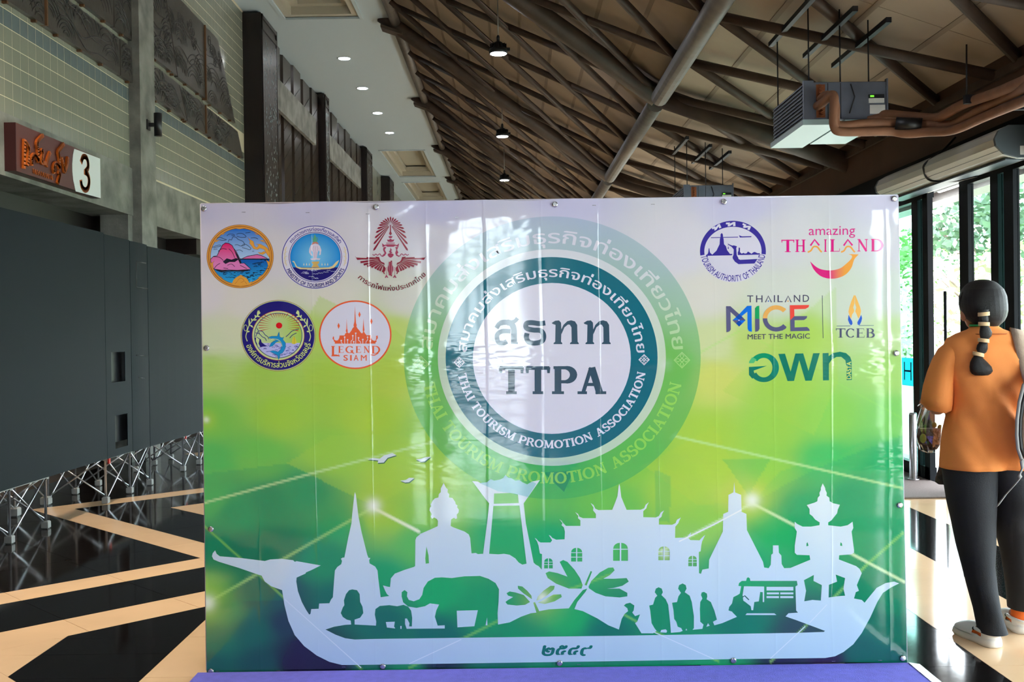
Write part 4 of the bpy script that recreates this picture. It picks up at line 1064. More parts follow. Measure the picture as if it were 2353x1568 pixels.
for sx in (1, -1):
    g = (lambda *p: f(*[(x if sx == 1 else 1532-x, y) for x, y in p]))
    A.line(sm(g((440,820),(470,840),(500,815),(530,838),(570,812),(600,850),(640,860))), 13*s3, MR2)
    A.poly(g((120,848),(150,880),(330,888),(335,870),(500,880),(495,862),(560,870),(575,920),(600,955),(650,975),(662,1010),(640,1005),(600,985),(560,950),(530,905),(330,915),(240,915),(165,922),(145,885)), MR)
    rows = [((205,950),(240,978),(420,935),(540,915)), ((260,995),(300,1018),(440,965),(550,935)), ((325,1030),(365,1045),(470,985),(565,955)), ((398,1050),(440,1055),(500,1005),(580,970)), ((465,1072),(500,1080),(535,1025),(595,985)), ((510,1100),(545,1105),(565,1045),(608,1000)), ((555,1118),(585,1120),(600,1060),(625,1010)), ((610,1120),(640,1165),(640,1080),(640,1015))]
    for a, b, c, d in rows:
        A.line(g(((a[0]+b[0])/2, (a[1]+b[1])/2), c, d), [40*s3, 26*s3, 14*s3], MR)
    A.poly(g((655,1035),(678,1075),(670,1120),(650,1140),(665,1180),(640,1170),(620,1120),(640,1080)), MR)
    for k in range(5): A.ell(*g((693, 1065+k*27))[0], 8*s3, 8*s3, MR2, 8)
    A.poly(g((690,1185),(725,1245),(700,1240),(690,1225),(678,1245),(660,1245),(680,1205)), MR2)
A.poly(f((735,955),(765,955),(765,935),(792,935),(792,1215),(768,1215),(768,1200),(735,1200)), MR); A.poly(f((730,1010),(715,1050),(712,1110),(735,1160)), MR2); A.poly(f((796,1010),(815,1050),(815,1110),(796,1160)), MR2)
for x in (752, 780): A.line(f((x, 960), (x, 1195)), 6*s3, (206, 120, 140))
(cx, cy), = f((762, 620))
A.arc('การรถไฟแห่งประเทศไทย', cx, cy, 865*s3, .99, 227, 318, 74*s3, MR, .016, True)
A.build('railway_emblem', banner, label='maroon winged wheel emblem under a fan of rays')

# 4: provincial organisation seal with a leaping fish
f = zf(540, 680, 6.36); s4 = 1/6.36; k = .95
A = Art(2); (cx, cy), = f((632, 582)); CR = (206, 222, 150); NB = (34, 26, 118)
A.ell(cx, cy, 547*s4, 520*s4, (150, 60, 50)); A.ell(cx, cy, 541*s4, 514*s4, CR); A.ell(cx, cy, 531*s4, 504*s4, NB)
A.ell(cx, cy, 384*s4, 364*s4, (190, 50, 50)); A.ell(cx, cy, 378*s4, 358*s4, CR)
A.ring(cx, cy, 352*s4, 332*s4, 343*s4, 323*s4, NB); A.ell(cx, cy, 343*s4, 323*s4, lambda X, Y: lin((196, 216, 150))*np.clip((cx+20-X)/60+.5, 0, 1)[:, None]+lin((168, 206, 76))*(1-np.clip((cx+20-X)/60+.5, 0, 1)[:, None]))
disc_part(690, 900, 340*s4, 320*s4, (190, 190, 236))
for _ in range(60):
    x, y = rnd.uniform(370, 920), rnd.uniform(700, 890)
    if ((x-632)/320)**2+((y-582)/310)**2 > 1: continue
    w = rnd.uniform(25, 60); A.line(f((x, y+5), (x+w/2, y-3), (x+w, y+4)), 6*s4, (60, 50, 150))
for t in range(22):
    a = math.radians(-20+t*220/21); x, y = 645+math.cos(a)*300, 435-math.sin(a)*230
    if y < 262: x = 645+math.cos(a)*178/max(.3, abs(math.sin(a)))*.98; y = 262
    x0, y0 = 645+math.cos(a)*120, 435-math.sin(a)*110
    A.poly(f((x0, y0), (x-6*math.sin(a), y-6*math.cos(a)), (x+6*math.sin(a), y+6*math.cos(a))), (188, 60, 44))
A.ell(*f((645, 435))[0], 46*s4, 44*s4, (226, 24, 34), 28)
for c in ([(320,470),(345,510),(400,520),(440,570),(480,600),(495,635)], [(300,540),(360,560),(400,600),(440,620),(460,660)], [(745,600),(790,560),(830,520),(880,500),(935,488)], [(800,620),(840,575),(900,545)], [(300,600),(320,560),(340,520),(360,560)]): A.line(sm(f(*c)), 9*s4, NB)
A.poly(f((285,620),(320,600),(380,640),(390,680),(440,720),(480,735),(400,745),(360,760),(310,700)), NB); A.poly(f((310,600),(360,640),(345,700),(375,760),(340,740),(305,660)), CR)
A.poly(f((830,700),(838,640),(855,600),(868,595),(885,630),(905,690),(870,708)), (222, 204, 60)); A.line(f((866,590),(866,705)), 4*s4, (120, 90, 40))
FB = (30, 146, 204)
fish = f((492,605),(540,590),(620,590),(630,560),(645,525),(655,600),(690,615),(715,600),(700,640),(740,690),(740,750),(720,800),(690,840),(660,850),(655,900),(638,938),(620,870),(560,840),(505,810),(560,800),(630,820),(670,780),(685,720),(670,680),(640,665),(600,680),(550,735),(500,750),(530,690),(570,660),(600,655),(560,630),(510,625))
A.poly(fish, FB); A.line(fish, 4*s4, (20, 70, 130), True); A.line(sm(f((540,630),(620,640),(670,680),(690,740))), 9*s4, (206, 222, 160)); A.line(f((520,622),(540,640),(556,628),(575,642)), 5*s4, (230, 240, 240))
A.arc('องค์การบริหารส่วนจังหวัดชลบุรี', cx, cy, 492*s4, .95, 198, 345, 72*s4, (222, 232, 130), .014, True)
for sx in (1, -1):
    g = (lambda *p: f(*[(x if sx == 1 else 1264-x, y) for x, y in p])); LC = (214, 226, 150)
    A.line(sm(g((180,665),(160,600),(175,530),(205,440),(250,370),(300,320),(345,270))), 12*s4, LC)
    A.line([(p[0], p[1]) for p in g(*[(155+26*math.cos(t*.7), 470+46*math.sin(t*.7)) for t in range(9)])], 8*s4, LC, True)
    for a, b in (((205,440),(205,330)), ((215,430),(265,465)), ((250,375),(235,330)), ((270,360),(320,350)), ((310,300),(370,310)), ((325,290),(335,215)), ((180,530),(215,520)), ((300,320),(290,280)), ((345,270),(350,210)), ((345,270),(368,240))): A.line(g(a, ((a[0]+b[0])/2+5, (a[1]+b[1])/2-4), b), [8*s4, 24*s4, 5*s4], LC)
A.build('fish_seal', banner, label='round navy seal with a leaping blue fish under a red sun')

# 5: orange temple emblem
A = Art(2); (cx, cy), = f((1757, 570)); OR = (238, 96, 50)
A.ell(cx, cy, 531*s4, 503*s4, OR); A.ell(cx, cy, 508*s4, 481*s4, (222, 218, 230))
A.poly(f((1753,145),(1762,300),(1770,400),(1780,430),(1775,450),(1790,475),(1820,510),(1845,545),(1865,548),(1872,520),(1866,505),(1872,430),(1878,325),(1884,430),(1892,500),(1886,525),(1900,548),(1925,580),(1985,575),(1990,610),(2005,645),(2035,660),(2055,655),(2065,615),(2060,590),(2085,580),(2088,620),(2065,650),(2070,670),(2052,685),(2055,700),(1457,700),(1460,680),(1440,660),(1445,650),(1425,630),(1430,605),(1445,590),(1450,640),(1475,655),(1505,650),(1522,620),(1530,580),(1600,580),(1612,550),(1630,540),(1618,515),(1628,480),(1633,330),(1640,480),(1648,515),(1645,540),(1670,548),(1700,510),(1718,475),(1738,455),(1732,430),(1745,380)), OR)
for p in ([(1553,655),(1553,680),(1570,698)], [(1603,605),(1603,698)], [(1645,645),(1645,698)], [(1722,585),(1722,640),(1695,665),(1695,698)], [(1765,548),(1765,698)], [(1735,672),(1735,698)], [(1806,615),(1806,650),(1835,675),(1835,698)], [(1868,640),(1868,698)], [(1938,605),(1938,645),(1915,672),(1915,698)], [(1975,660),(1975,698)]):
    A.line(f(*p), 9*s4, (226, 222, 232)); A.ell(*f(p[0])[0], 12*s4, 11*s4, (226, 222, 232), 12)
for x, y in ((1515,440),(1820,275),(1993,375)): A.poly(f((x,y-45),(x+18,y),(x,y+45),(x-18,y)), OR)
for ch, a, b, y0, h in (('L',1405,1520,885,150),('E',1510,1590,835,98),('G',1615,1730,838,102),('E',1765,1845,835,98),('N',1880,1970,835,98),('D',2000,2122,845,112)):
    A.text(ch, *f((a, y0))[0], f((b, 0))[0][0], h*s4, OR, -.015, font='serif')
A.line(sm(f((1415,870),(1480,868),(1530,882))), 16*s4, OR); A.line(sm(f((1690,800),(1715,830),(1742,842))), 14*s4, OR); A.line(sm(f((1985,862),(2040,868),(2095,835))), 14*s4, OR)
for ch, a, b in (('S',1585,1650),('I',1683,1706),('A',1735,1805),('M',1840,1925)): A.text(ch, *f((a, 948))[0], f((b, 0))[0][0], 74*s4, OR, .012)
A.build('temple_emblem', banner, label='orange ringed emblem of temple spires over LEGEND SIAM')

# 6: tourism authority emblem
f = zf(1590, 490, 9.22); s6 = 1/9.22; BL = (58, 48, 148)
A = Art(2); (cx, cy), = f((868, 810))
A.ell(cx, cy, 696*s6, 655*s6, (216, 212, 224))
A.ring(cx, cy, 698*s6, 648*s6, 606*s6, 520*s6, BL, 64, 1, PI-math.radians(8), 2*PI+math.radians(6))
for (x, y, w, r) in ((520, 305, 190, -24), (820, 235, 200, -2), (1150, 285, 185, 25)):
    t = math.radians(r); q_ = []
    for a, b in ((-.5,-.42),(-.05,-.42),(-.12,-.1),(.28,-.5),(.5,-.5),(.5,.5),(.24,.5),(.26,-.02),(-.12,.5),(-.34,.5),(-.28,.02),(-.5,-.0)): q_.append((x+(a*w)*math.cos(t)-(b*88)*math.sin(t), y+(a*w)*math.sin(t)+(b*88)*math.cos(t)))
    A.poly(f(*q_), (216, 212, 226))
A.poly(f((295,905),(295,890),(330,870),(345,830),(355,745),(368,745),(375,800),(385,840),(430,880),(520,795),(555,720),(585,660),(592,540),(605,520),(605,450),(630,420),(655,450),(660,520),(670,540),(680,660),(720,700),(745,785),(780,830),(805,865),(858,865),(850,890),(820,895)), BL)
A.line(f((400,520),(978,508)), 15*s6, BL); A.poly(f((995,468),(1060,492),(1262,488),(1255,510),(1015,518)), BL)
A.poly(f((970,890),(970,830),(985,800),(990,728),(1018,735),(1018,825),(1050,858),(1095,842),(1120,858),(1160,850),(1185,812),(1230,840),(1260,862),(1300,830),(1330,822),(1390,850),(1440,850),(1435,880)), BL)
A.poly(f((755,640),(790,662),(850,688),(890,684),(955,705),(938,740),(950,890),(980,945),(985,970),(1020,990),(1388,972),(1325,1068),(985,1082),(910,1030),(865,965),(860,935),(880,880),(885,770),(840,715),(770,670)), BL)
A.line(f((762,665),(768,720)), 5*s6, BL); A.poly(f((768,710),(782,740),(768,768),(755,740)), BL)
A.arc('TOURISM AUTHORITY OF THAILAND', cx, cy, 690*s6, .925, 189, 353, 126*s6, BL, .008, True)
A.build('tourism_authority_emblem', banner, label='blue arch emblem with a temple, swan boat and plane')

# 7: smiling wordmark
f = zf(1580, 450, 3.485); s7 = 1/3.485; PK = (222, 12, 128); OG = (236, 160, 66)
A = Art(2)
A.text('amazing', *f((970, 316))[0], f((1342, 0))[0][0], 68*s7, (214, 40, 130), -.002, yb=f((0, 312))[0][1])
for ch, a, b in (('T',750,855),('H',862,945),('I',1092,1115),('L',1140,1220),('N',1358,1445),('D',1468,1568)):
    A.text(ch, *f((a, 452-(a-750)*.008))[0], f((b, 0))[0][0], 100*s7, PK, -.018, font='serif')
for a in (962, 1228):
    A.line(f((a+22,400),(a+55,352),(a+92,398)), 14*s7, PK); A.line(sm(f((a,452),(a+25,440),(a+45,410),(a+75,410),(a+100,440),(a+112,452))), 13*s7, OG)
def smile(X, Y):
    t = np.clip((X-f((1130,0))[0][0])/(f((1260,0))[0][0]-f((1130,0))[0][0]), 0, 1)[:, None]; return lin((222, 8, 120))*(1-t)+lin((238, 160, 56))*t
up = sm(f((980,525),(1030,570),(1080,592),(1150,598),(1220,582),(1270,545),(1310,505),(1315,480),(1285,467)), 6)
dn = sm(f((980,525),(1010,590),(1060,640),(1120,662),(1190,662),(1260,635),(1310,580),(1335,510),(1370,470)), 6)
n = len(up); A.tri(up+dn, [(i, i+1, n+i+1, n+i) for i in range(n-1)], smile); A.layer()
A.build('smile_wordmark', banner, label='pink and orange amazing THAILAND wordmark with a smile')

# 8: conference wordmark with a divider and praying-hands mark
f = zf(1650, 660, 6.36); s8 = 1/6.36; GR = (88, 88, 124); GR2 = (74, 70, 96)
A = Art(2)
for ch, a, b in (('T',425,515),('H',555,650),('I',815,832),('L',868,945),('N',1108,1200),('D',1238,1330)): A.text(ch, *f((a, 224-(a-425)*.01))[0], f((b, 0))[0][0], 92*s8, GR2, .004)
for a in (690, 978): A.line(f((a+2,222),(a+45,130),(a+90,222)), 15*s8, GR2)
A.ell(*f((735, 205))[0], 10*s8, 10*s8, (30, 90, 190), 12); A.poly(f((1022,190),(1036,212),(1008,212)), OG)
A.poly(f((117,280),(180,280),(325,410),(265,440),(182,365),(186,620),(165,650),(122,662)), GR); A.poly(f((117,300),(182,365),(186,620),(165,650),(122,662)), (96, 96, 130))
A.poly(f((425,275),(488,272),(495,655),(450,645),(432,610),(428,360),(265,490),(215,485),(300,405)), (0, 112, 218))
A.poly(f((325,405),(402,485),(308,578),(210,485),(262,440)), (86, 80, 120)); A.poly(f((305,395),(355,440),(305,485),(262,440)), (0, 72, 170)); A.poly(f((305,485),(402,485),(352,535)), (0, 108, 220)); A.poly(f((305,485),(352,535),(308,578),(262,532)), (0, 74, 170)); A.poly(f((210,485),(262,440),(305,485)), (10, 110, 220)); A.poly(f((210,485),(305,485),(262,532)), (92, 88, 124)); A.ell(*f((305, 485))[0], 9*s8, 9*s8, (236, 236, 244), 10)
A.poly(f((540,310),(565,280),(602,272),(604,464),(540,464)), (8, 160, 90)); A.poly(f((540,464),(604,464),(606,610),(585,645),(543,655)), GR)
def cc(a0, a1, col):
    (x, y), = f((850, 458)); A.ring(x, y, 195*s8, 192*s8, 132*s8, 130*s8, col, 30, 1, math.radians(a0), math.radians(a1))
cc(180, 318, (238, 176, 90)); cc(40, 180, GR); A.poly(f((905,330),(935,285),(990,315),(985,338),(950,345)), (238, 176, 90)); A.poly(f((900,592),(950,568),(1000,588),(985,610),(930,640)), GR)
A.poly(f((1048,265),(1330,262),(1322,295),(1275,320),(1112,324),(1115,428),(1055,485)), (240, 76, 62)); A.poly(f((1115,426),(1302,424),(1295,455),(1255,482),(1118,485),(1118,590),(1300,584),(1330,610),(1340,640),(1058,646),(1055,485)), GR)
A.text('MEET THE MAGIC', *f((432, 764))[0], f((1342, 0))[0][0], 66*s8, GR2, .006, yb=f((0, 752))[0][1])
A.build('conference_wordmark', banner, label='multicoloured THAILAND MICE wordmark over MEET THE MAGIC')
A = Art(2)
A.line(f((1522,122),(1535,748)), 9*s8, (70, 80, 90)); A.build('divider_line', banner)
A = Art(2); YL = (240, 182, 84)
A.poly(f((1985,118),(1997,125),(1993,240),(1975,300),(1990,340),(1985,365),(1960,400),(1945,465),(1920,420),(1905,360),(1920,290),(1950,200)), YL); A.poly(f((1997,125),(2007,118),(2040,200),(2075,290),(2090,350),(2075,420),(2050,462),(2030,410),(2005,355),(2012,330),(2020,300),(2002,240)), YL)
A.poly(f((1908,405),(1930,450),(1960,500),(1965,535),(1945,562),(1920,535),(1898,480)), (16, 84, 196)); A.poly(f((2092,405),(2105,455),(2095,500),(2070,555),(2040,550),(2035,515),(2065,460)), (16, 84, 196))
A.line(f((1732,570),(1935,568)), 7*s8, (60, 90, 120)); A.line(f((2055,563),(2275,561)), 7*s8, (60, 90, 120))
for ch, a, b in (('T',1720,1862),('C',1868,1990),('E',2020,2142),('B',2165,2290)): A.text(ch, *f((a, 740))[0], f((b, 0))[0][0], 136*s8, (72, 76, 106), -.022, font='serif')
A.build('praying_hands_mark', banner, label='yellow praying-hands mark over TCEB lettering')

# 9: green wordmark
A = Art(2); G0, G1, G2 = (0, 122, 98), (0, 134, 110), (0, 148, 100)
(cx, cy), = f((668, 1178))
A.ring(cx, cy, 222*s8, 212*s8, 126*s8, 142*s8, G1, 40, 1, math.radians(-62), math.radians(42)); A.ring(cx, cy, 222*s8, 212*s8, 126*s8, 142*s8, G0, 40, 1, math.radians(42), math.radians(150)); A.ring(cx, cy, 222*s8, 212*s8, 126*s8, 142*s8, G2, 30, 1, math.radians(-140), math.radians(-62))
A.poly(f((498,1025),(562,1058),(520,1112),(450,1114),(455,1085)), (84, 190, 120)); A.poly(f((450,1168),(715,1152),(520,1222),(530,1260),(560,1300),(500,1340),(452,1285)), G0)
A.poly(f((880,978),(978,974),(1060,1238),(1130,972),(1245,970),(1322,1228),(1390,968),(1486,966),(1368,1368),(1275,1370),(1186,1068),(1110,1372),(1015,1374)), G0)
A.poly(f((1528,966),(1615,963),(1616,1010),(1680,965),(1780,945),(1870,965),(1930,1020),(1952,1080),(1955,1358),(1880,1360),(1876,1150),(1860,1070),(1800,1020),(1730,1022),(1660,1060),(1620,1120),(1620,1364),(1534,1366)), G0)
p0 = f((1944, 1345))[0]; pts, F, w, cap = sans('DASTA', .02); xa, xb = min(p[0] for p in pts), max(p[0] for p in pts); H = f((0, 1090))[0][1]-p0[1]
A.glyphs(pts, F, lambda x, y: (p0[0]-y/.62*58*s8, p0[1]+(x-xa)/(xb-xa)*H), (206, 224, 110))
A.build('green_wordmark', banner, label='dark green three-letter Thai wordmark with DASTA on its stem')

# --- eyelets along the edges
ey = MB().lathe((0, 0, 0), [(.0062, -.004), (.0110, -.004), (.0125, -.0015), (.0110, .0005), (.0062, -.0005)], 16, 'y').mesh('eyelet', M['steel'])
eh = MB().lathe((0, 0, 0), [(.0062, -.0012), (.0001, -.0012)], 12, 'y').mesh('eyelet_hole', M['black'])
for x, y in ((469,480),(864,476),(1275,470),(1663,464),(2054,457),(475,800),(2059,812),(485,1216),(2067,1161),(485,1543),(880,1532),(1286,1524),(1685,1518),(2074,1513)):
    p = onY(x, y, BY)
    o = link('eyelet', ey, banner); o.location = (p.x, BY-.003, p.z)
    h = link('eyelet_hole', eh, o)
# staples
for x, y in ((560,488),(707,489),(845,492),(1050,500),(640,1542),(500,1543),(790,1533),(1330,1528),(1915,1520),(2022,1518),(1365,472),(1500,470)):
    p = onY(x, y, BY); MB().box(p.x-.008, p.x+.008, BY-.0022, BY-.0006, p.z-.0008, p.z+.0008).build('staple', M['steel'], banner)
# ============================================================ THINGS IN THE HALL
# ---- carpet in front of the banner
cp = MB(); n = 24
ring0, ring1 = [], []
cp.prism([(-1.345, 1.2, .001), (1.655, 1.2, .001), (1.655, BY-.012, .001), (-1.345, BY-.012, .001)], (0, 0, .007))
cp.build('purple_carpet', M['carpet'], label='flat violet-blue carpet strip laid on the floor in front of the banner', cat='carpet')
tp = MB()
for i in range(26):
    y0 = 1.3+i*.119
    tp.add([(1.652, y0, .0095), (1.70, y0, .002), (1.70, y0+.119, .002+.001*(i % 2)), (1.652, y0+.119, .0105)], [(0, 1, 2, 3)])
tp.build('silver_tape', M['tape'], label='crinkled silver tape along the right edge of the violet carpet', cat='tape')
MB().bbox(2.3, 3.84, 8.67, 11.2, .001, .016, .005).build('door_mat', M['mat_grey'], label='grey-brown entrance mat on the floor at the glass doors', cat='door mat')
pl = MB().lathe((3.70, 9.66, .0165), [(.055, 0), (.055, .01), (.036, .012), (.036, .60), (.03, .62), (.0, .622)], 18)
pl.build('steel_bollard', M['steel'], label='short stainless steel post beside the open glass doors', cat='post')

# ---- black panels hung on a folding aluminium frame along the left
pan = thing('panel_wall', 'long black panel wall hung on a folding aluminium scissor frame along the left side', 'panel wall', loc=(-3.6, 9.5, 0))
PXF = -3.5
def panel(y0, y1, z0, z1, bulge=0.0, nm='black_panel', cut=()):
    mb = MB(); n = 10
    ys_ = [y0+(y1-y0)*k/n for k in range(n+1)]
    zs_ = sorted({z0, z1, *[c for q in cut for c in (q[2], q[3])]})
    yy = sorted(set(ys_) | {c for q in cut for c in (q[0], q[1])})
    def xx(y): t = (y-y0)/(y1-y0); return PXF+.012+bulge*4*t*(1-t)
    for i in range(len(yy)-1):
        for j in range(len(zs_)-1):
            ym, zm = (yy[i]+yy[i+1])/2, (zs_[j]+zs_[j+1])/2
            if any(q[0] < ym < q[1] and q[2] < zm < q[3] for q in cut): continue
            a, b = yy[i], yy[i+1]
            v = [(xx(a), a, zs_[j]), (xx(b), b, zs_[j]), (xx(b), b, zs_[j+1]), (xx(a), a, zs_[j+1])]
            mb.prism(v, (-.006, 0, 0))
    return mb.build(nm, M['panel'], pan)
w1 = onX(252, 810, PXF); w2 = onX(285, 876, PXF); w3 = onX(261, 956, PXF); w4 = onX(291, 1024, PXF)
panel(5.4, 8.96, .395, 2.335)
panel(8.966, 9.56, .392, 2.325, 0, 'black_panel', ((w1.y, w2.y, w2.z, w1.z), (w3.y, w4.y, w4.z, w3.z)))
panel(9.57, 10.02, .388, 2.32, .012)
panel(10.03, 12.4, .385, 2.31, .03)
MB().box(PXF-.06, PXF-.05, w1.y-.3, w4.y+.3, .5, 1.7).build('panel_backing', M['black'], pan)
for (ax, ay, bx, by) in ((313, 602, 335, 605), (313, 602, 313, 660), (313, 660, 338, 664), (313, 817, 333, 818), (318, 868, 331, 870)):
    a, b = onX(ax, ay, PXF+.02), onX(bx, by, PXF+.02); MB().tube([a, b], .006, 6).build('panel_strap', M['black'], pan)
def frame_unit(ys, zt, xf=-3.53, xb=-4.03, top=True):
    u = []
    for x in (xf, xb):
        for i, y in enumerate(ys):
            MB().tube([(x, y, 0.03), (x, y, zt)], .0105, 8).build('upright_tube', M['alu'], pan)
            MB().bbox(x-.026, x+.026, y-.026, y+.026, .001, .06, .008).build('foot_joint', M['alu_grey'], pan)
            MB().bbox(x-.02, x+.02, y-.02, y+.02, .37, .415, .006).build('corner_joint', M['alu_grey'], pan)
            if i+1 < len(ys):
                y2 = ys[i+1]
                for o_, (za, zb) in ((.012, (.06, .40)), (-.012, (.40, .06))):
                    MB().tube([(x+o_, y+.02, za), (x+o_, y2-.02, zb)], .0068, 6).build('scissor_tube', M['alu'], pan)
    for i, y in enumerate(ys):
        for o_, (za, zb) in ((.014, (.06, .40)), (-.014, (.40, .06))):
            MB().tube([(xf, y+o_, za), (xb, y+o_, zb)], .0068, 6).build('scissor_tube', M['alu'], pan)
    if top: MB().box(xf-.02, xf+.025, ys[0], ys[-1], .385, .42).build('base_rail', M['alu_grey'], pan)
    MB().box(xf+.026, xf+.04, ys[0]-.015, ys[0]+.015, .345, .395).build('red_clip', M['red'], pan)
frame_unit([6.16, 6.72, 7.29, 7.86], 2.2)
frame_unit([9.02, 9.59, 10.12], 2.2)
frame_unit([11.14, 11.71, 12.28], 2.2)
for y in (8.42, 8.98): MB().tube([(-4.03, y, .03), (-4.03, y, 2.1)], .0105, 8).build('upright_tube', M['alu'], pan); MB().bbox(-4.065, -3.995, y-.035, y+.035, .001, .075, .01).build('foot_joint', M['alu_grey'], pan)
for a, b in ((7.86, 8.42), (8.42, 8.98)):
    for za, zb in ((.06, .40), (.40, .06)): MB().tube([(-4.03, a, za), (-4.03, b, zb)], .0068, 6).build('scissor_tube', M['alu'], pan)

# ---- direction sign on the beam
sg = thing('hall_sign', 'brown hall sign with orange Thai letters and a white number 3 on the concrete beam', 'sign', loc=(XW+.06, 10, 2.9))
SX = -4.27
y0, y1, z0, z1 = 9.06, 10.90, 2.89, 3.31
MB().box(XW+.025, SX, y0, y1, z0, z1).build('sign_box', [M['sign_brown']], sg)
MB().box(XW+.03, SX+.001, y0-.01, y0, z0, z1).build('sign_side', M['sign_edge'], sg)
zz = lambda x, y: (lambda p: (p.y, p.z))(onX(x/7.127, 260+y/7.127, SX))
wp = [zz(1210, 585), zz(1590, 745), zz(1605, 1408), zz(1235, 1283)]
arc_ = [zz(x, y) for x, y in ((1210, 585), (1190, 690), (1178, 830), (1180, 960), (1195, 1100), (1235, 1283))]
MB().prism([(SX+.001, a, b) for a, b in [(y1, z1-.004), (y1, z0+.004)]+arc_[::-1]], (.003, 0, 0)).build('number_plate', M['sign_white'], sg)
def strokes(name, paths, w, m, x=SX+.002, th=.02):
    for k_, p in enumerate(paths):
        mb = MB()
        P = [Vector(zz(*q_)) for q_ in sm(p, 4)]; n = len(P)
        for i in range(n-1):
            d = P[i+1]-P[i]
            if d.length < 1e-6: continue
            d.normalize(); nn = Vector((-d.y, d.x))*w/2; e = d*w*.18
            q_ = [P[i]-e-nn, P[i+1]+e-nn, P[i+1]+e+nn, P[i]-e+nn]
            mb.prism([(x, a.x, a.y) for a in q_], (th, 0, 0))
        mb.build(name, m, sg)
strokes('number_three', [[(1320, 800), (1350, 720), (1400, 725), (1430, 800), (1430, 900), (1385, 960)], [(1375, 965), (1430, 1010), (1450, 1120), (1430, 1230), (1380, 1260), (1330, 1200), (1315, 1110)]], .055, M['sign_orange'], SX+.004, .004)
strokes('thai_lettering', [[(372, 440), (368, 650), (365, 900)], [(385, 470), (440, 560), (440, 680), (420, 850)], [(495, 850), (490, 740), (530, 680), (570, 720), (600, 790)], [(600, 780), (590, 600), (575, 490), (620, 420), (675, 370)], [(650, 600), (670, 660), (650, 800), (720, 820)], [(790, 650), (750, 760), (735, 870)], [(860, 980), (850, 880), (890, 820), (930, 860), (945, 910)], [(945, 900), (945, 740), (925, 640), (970, 570), (1015, 510)], [(985, 740), (1020, 880), (1030, 960), (1070, 850), (1085, 730)], [(930, 970), (955, 1010), (935, 1080), (920, 1145)]], .034, M['sign_orange'])
strokes('small_lettering', [[(535+k*34, 915+k*12), (548+k*34, 985+k*12)] for k in range(10)]+[[(535+k*34, 950+k*12), (560+k*34, 955+k*12)] for k in range(0, 9, 2)], .016, M['sign_orange'], SX+.002, .004)

# ---- black up-and-down light on the pillar
sc = thing('wall_light', 'black cylindrical up-and-down wall light on the concrete pillar', 'wall light', loc=(XW+.13, 12.35, 3.95))
c = onX(363, 287, XW+.25)
MB().lathe((c.x, c.y, c.z-.135), [(.0, .004), (.045, .0), (.047, .27), (.042, .272), (.0, .262)], 20).build('light_body', M['black'], sc)
MB().bbox(XW+.125, XW+.145, c.y-.05, c.y+.05, c.z-.06, c.z+.06, .004).build('mounting_plate', M['black'], sc)
MB().bbox(XW+.14, c.x-.03, c.y-.02, c.y+.02, c.z-.022, c.z+.022, .003).build('arm', M['black'], sc)

# ---- cast relief panels with waves and clouds on the tiled wall
RX = XW+.055
def relief(name, poly, label, seed, edge=None, waves=8, clouds=0):
    """poly: (y,z) outline"""
    yc = sum(p[0] for p in poly)/len(poly); zc = min(p[1] for p in poly)
    t = thing(name, label, 'relief panel', 'wave relief panels on the tiled wall', (RX, yc, zc))
    MB().prism([(XW+.004, a, b) for a, b in poly], (.05, 0, 0)).build('cast_plate', M['relief'], t)
    r = random.Random(seed); ya, yb = min(p[0] for p in poly), max(p[0] for p in poly); za, zb = min(p[1] for p in poly), max(p[1] for p in poly)
    def inside(y, z):
        ins = False; n_ = len(poly)
        for i in range(n_):
            (a, b), (c_2, d) = poly[i], poly[(i+1) % n_]
            if (b > z) != (d > z) and y < (c_2-a)*(z-b)/(d-b)+a: ins = not ins
        return ins
    def curve(pts, w=.0105, nm='wave_line'):
        seg_ = []; segs = []
        for y, z in pts:
            if inside(y, z) and ya+.02 < y < yb-.02: seg_.append((XW+.055, y, z))
            else:
                if len(seg_) > 3: segs.append(seg_)
                seg_ = []
        if len(seg_) > 3: segs.append(seg_)
        for q_ in segs: mbx.tube(q_, [w*math.sin(PI*(i+.6)/(len(q_)+.2)) for i in range(len(q_))], 6, False)
    mbx = MB(); zmax = min(zb, za+1.0 if clouds else zb)
    for k in range(waves):                      # scale-like swells: nested arcs
        cy_, cz_ = r.uniform(ya, yb), za+(zmax-za)*r.random()**1.3*.75; R_ = r.uniform(.2, .42)
        for j in range(r.randint(3, 5)):
            rr = R_*(1-j*.19); curve([(cy_+rr*math.cos(a), cz_+rr*.8*math.sin(a)) for a in np.linspace(.15, 2.7+r.uniform(-.2, .3), 18)])
    for k in range(3):                          # long crest lines
        z_ = za+(zmax-za)*r.uniform(.2, .8); ph = r.random()*6
        curve([(y, z_+.10*math.sin(y*3.1+ph)+.03*math.sin(y*9+ph)) for y in np.linspace(ya, yb, 44)], .009)
    mbx.build('wave_lines', M['relief_line'], t)
    if clouds:
        for k in range(clouds):
            mbx = MB()
            cy_, cz_ = r.uniform(ya+.2, yb-.25), r.uniform(za+.72*(zb-za), zb-.12)
            for q_ in range(3):
                oy, oz = cy_+q_*.11*r.choice((-1, 1)), cz_-q_*.09; R_ = r.uniform(.05, .1)
                curve([(oy+R_*(1-a/13)*math.cos(a), oz+R_*(1-a/13)*math.sin(a)) for a in np.linspace(0, 10, 30)], .006)
            if mbx.v: mbx.build('cloud_scroll', M['relief_line'], t, kind='stuff')
    if edge: MB().box(XW+.005, XW+.075, edge-.012, edge+.012, za, zb+.005).build('edge_strip', M['rust'], t)
    y = ya+.25
    while y < yb-.1: MB().box(XW+.004, XW+.05, y, y+.03, za-.022, za+.002).build('wall_bracket', M['rust'], t); y += .55
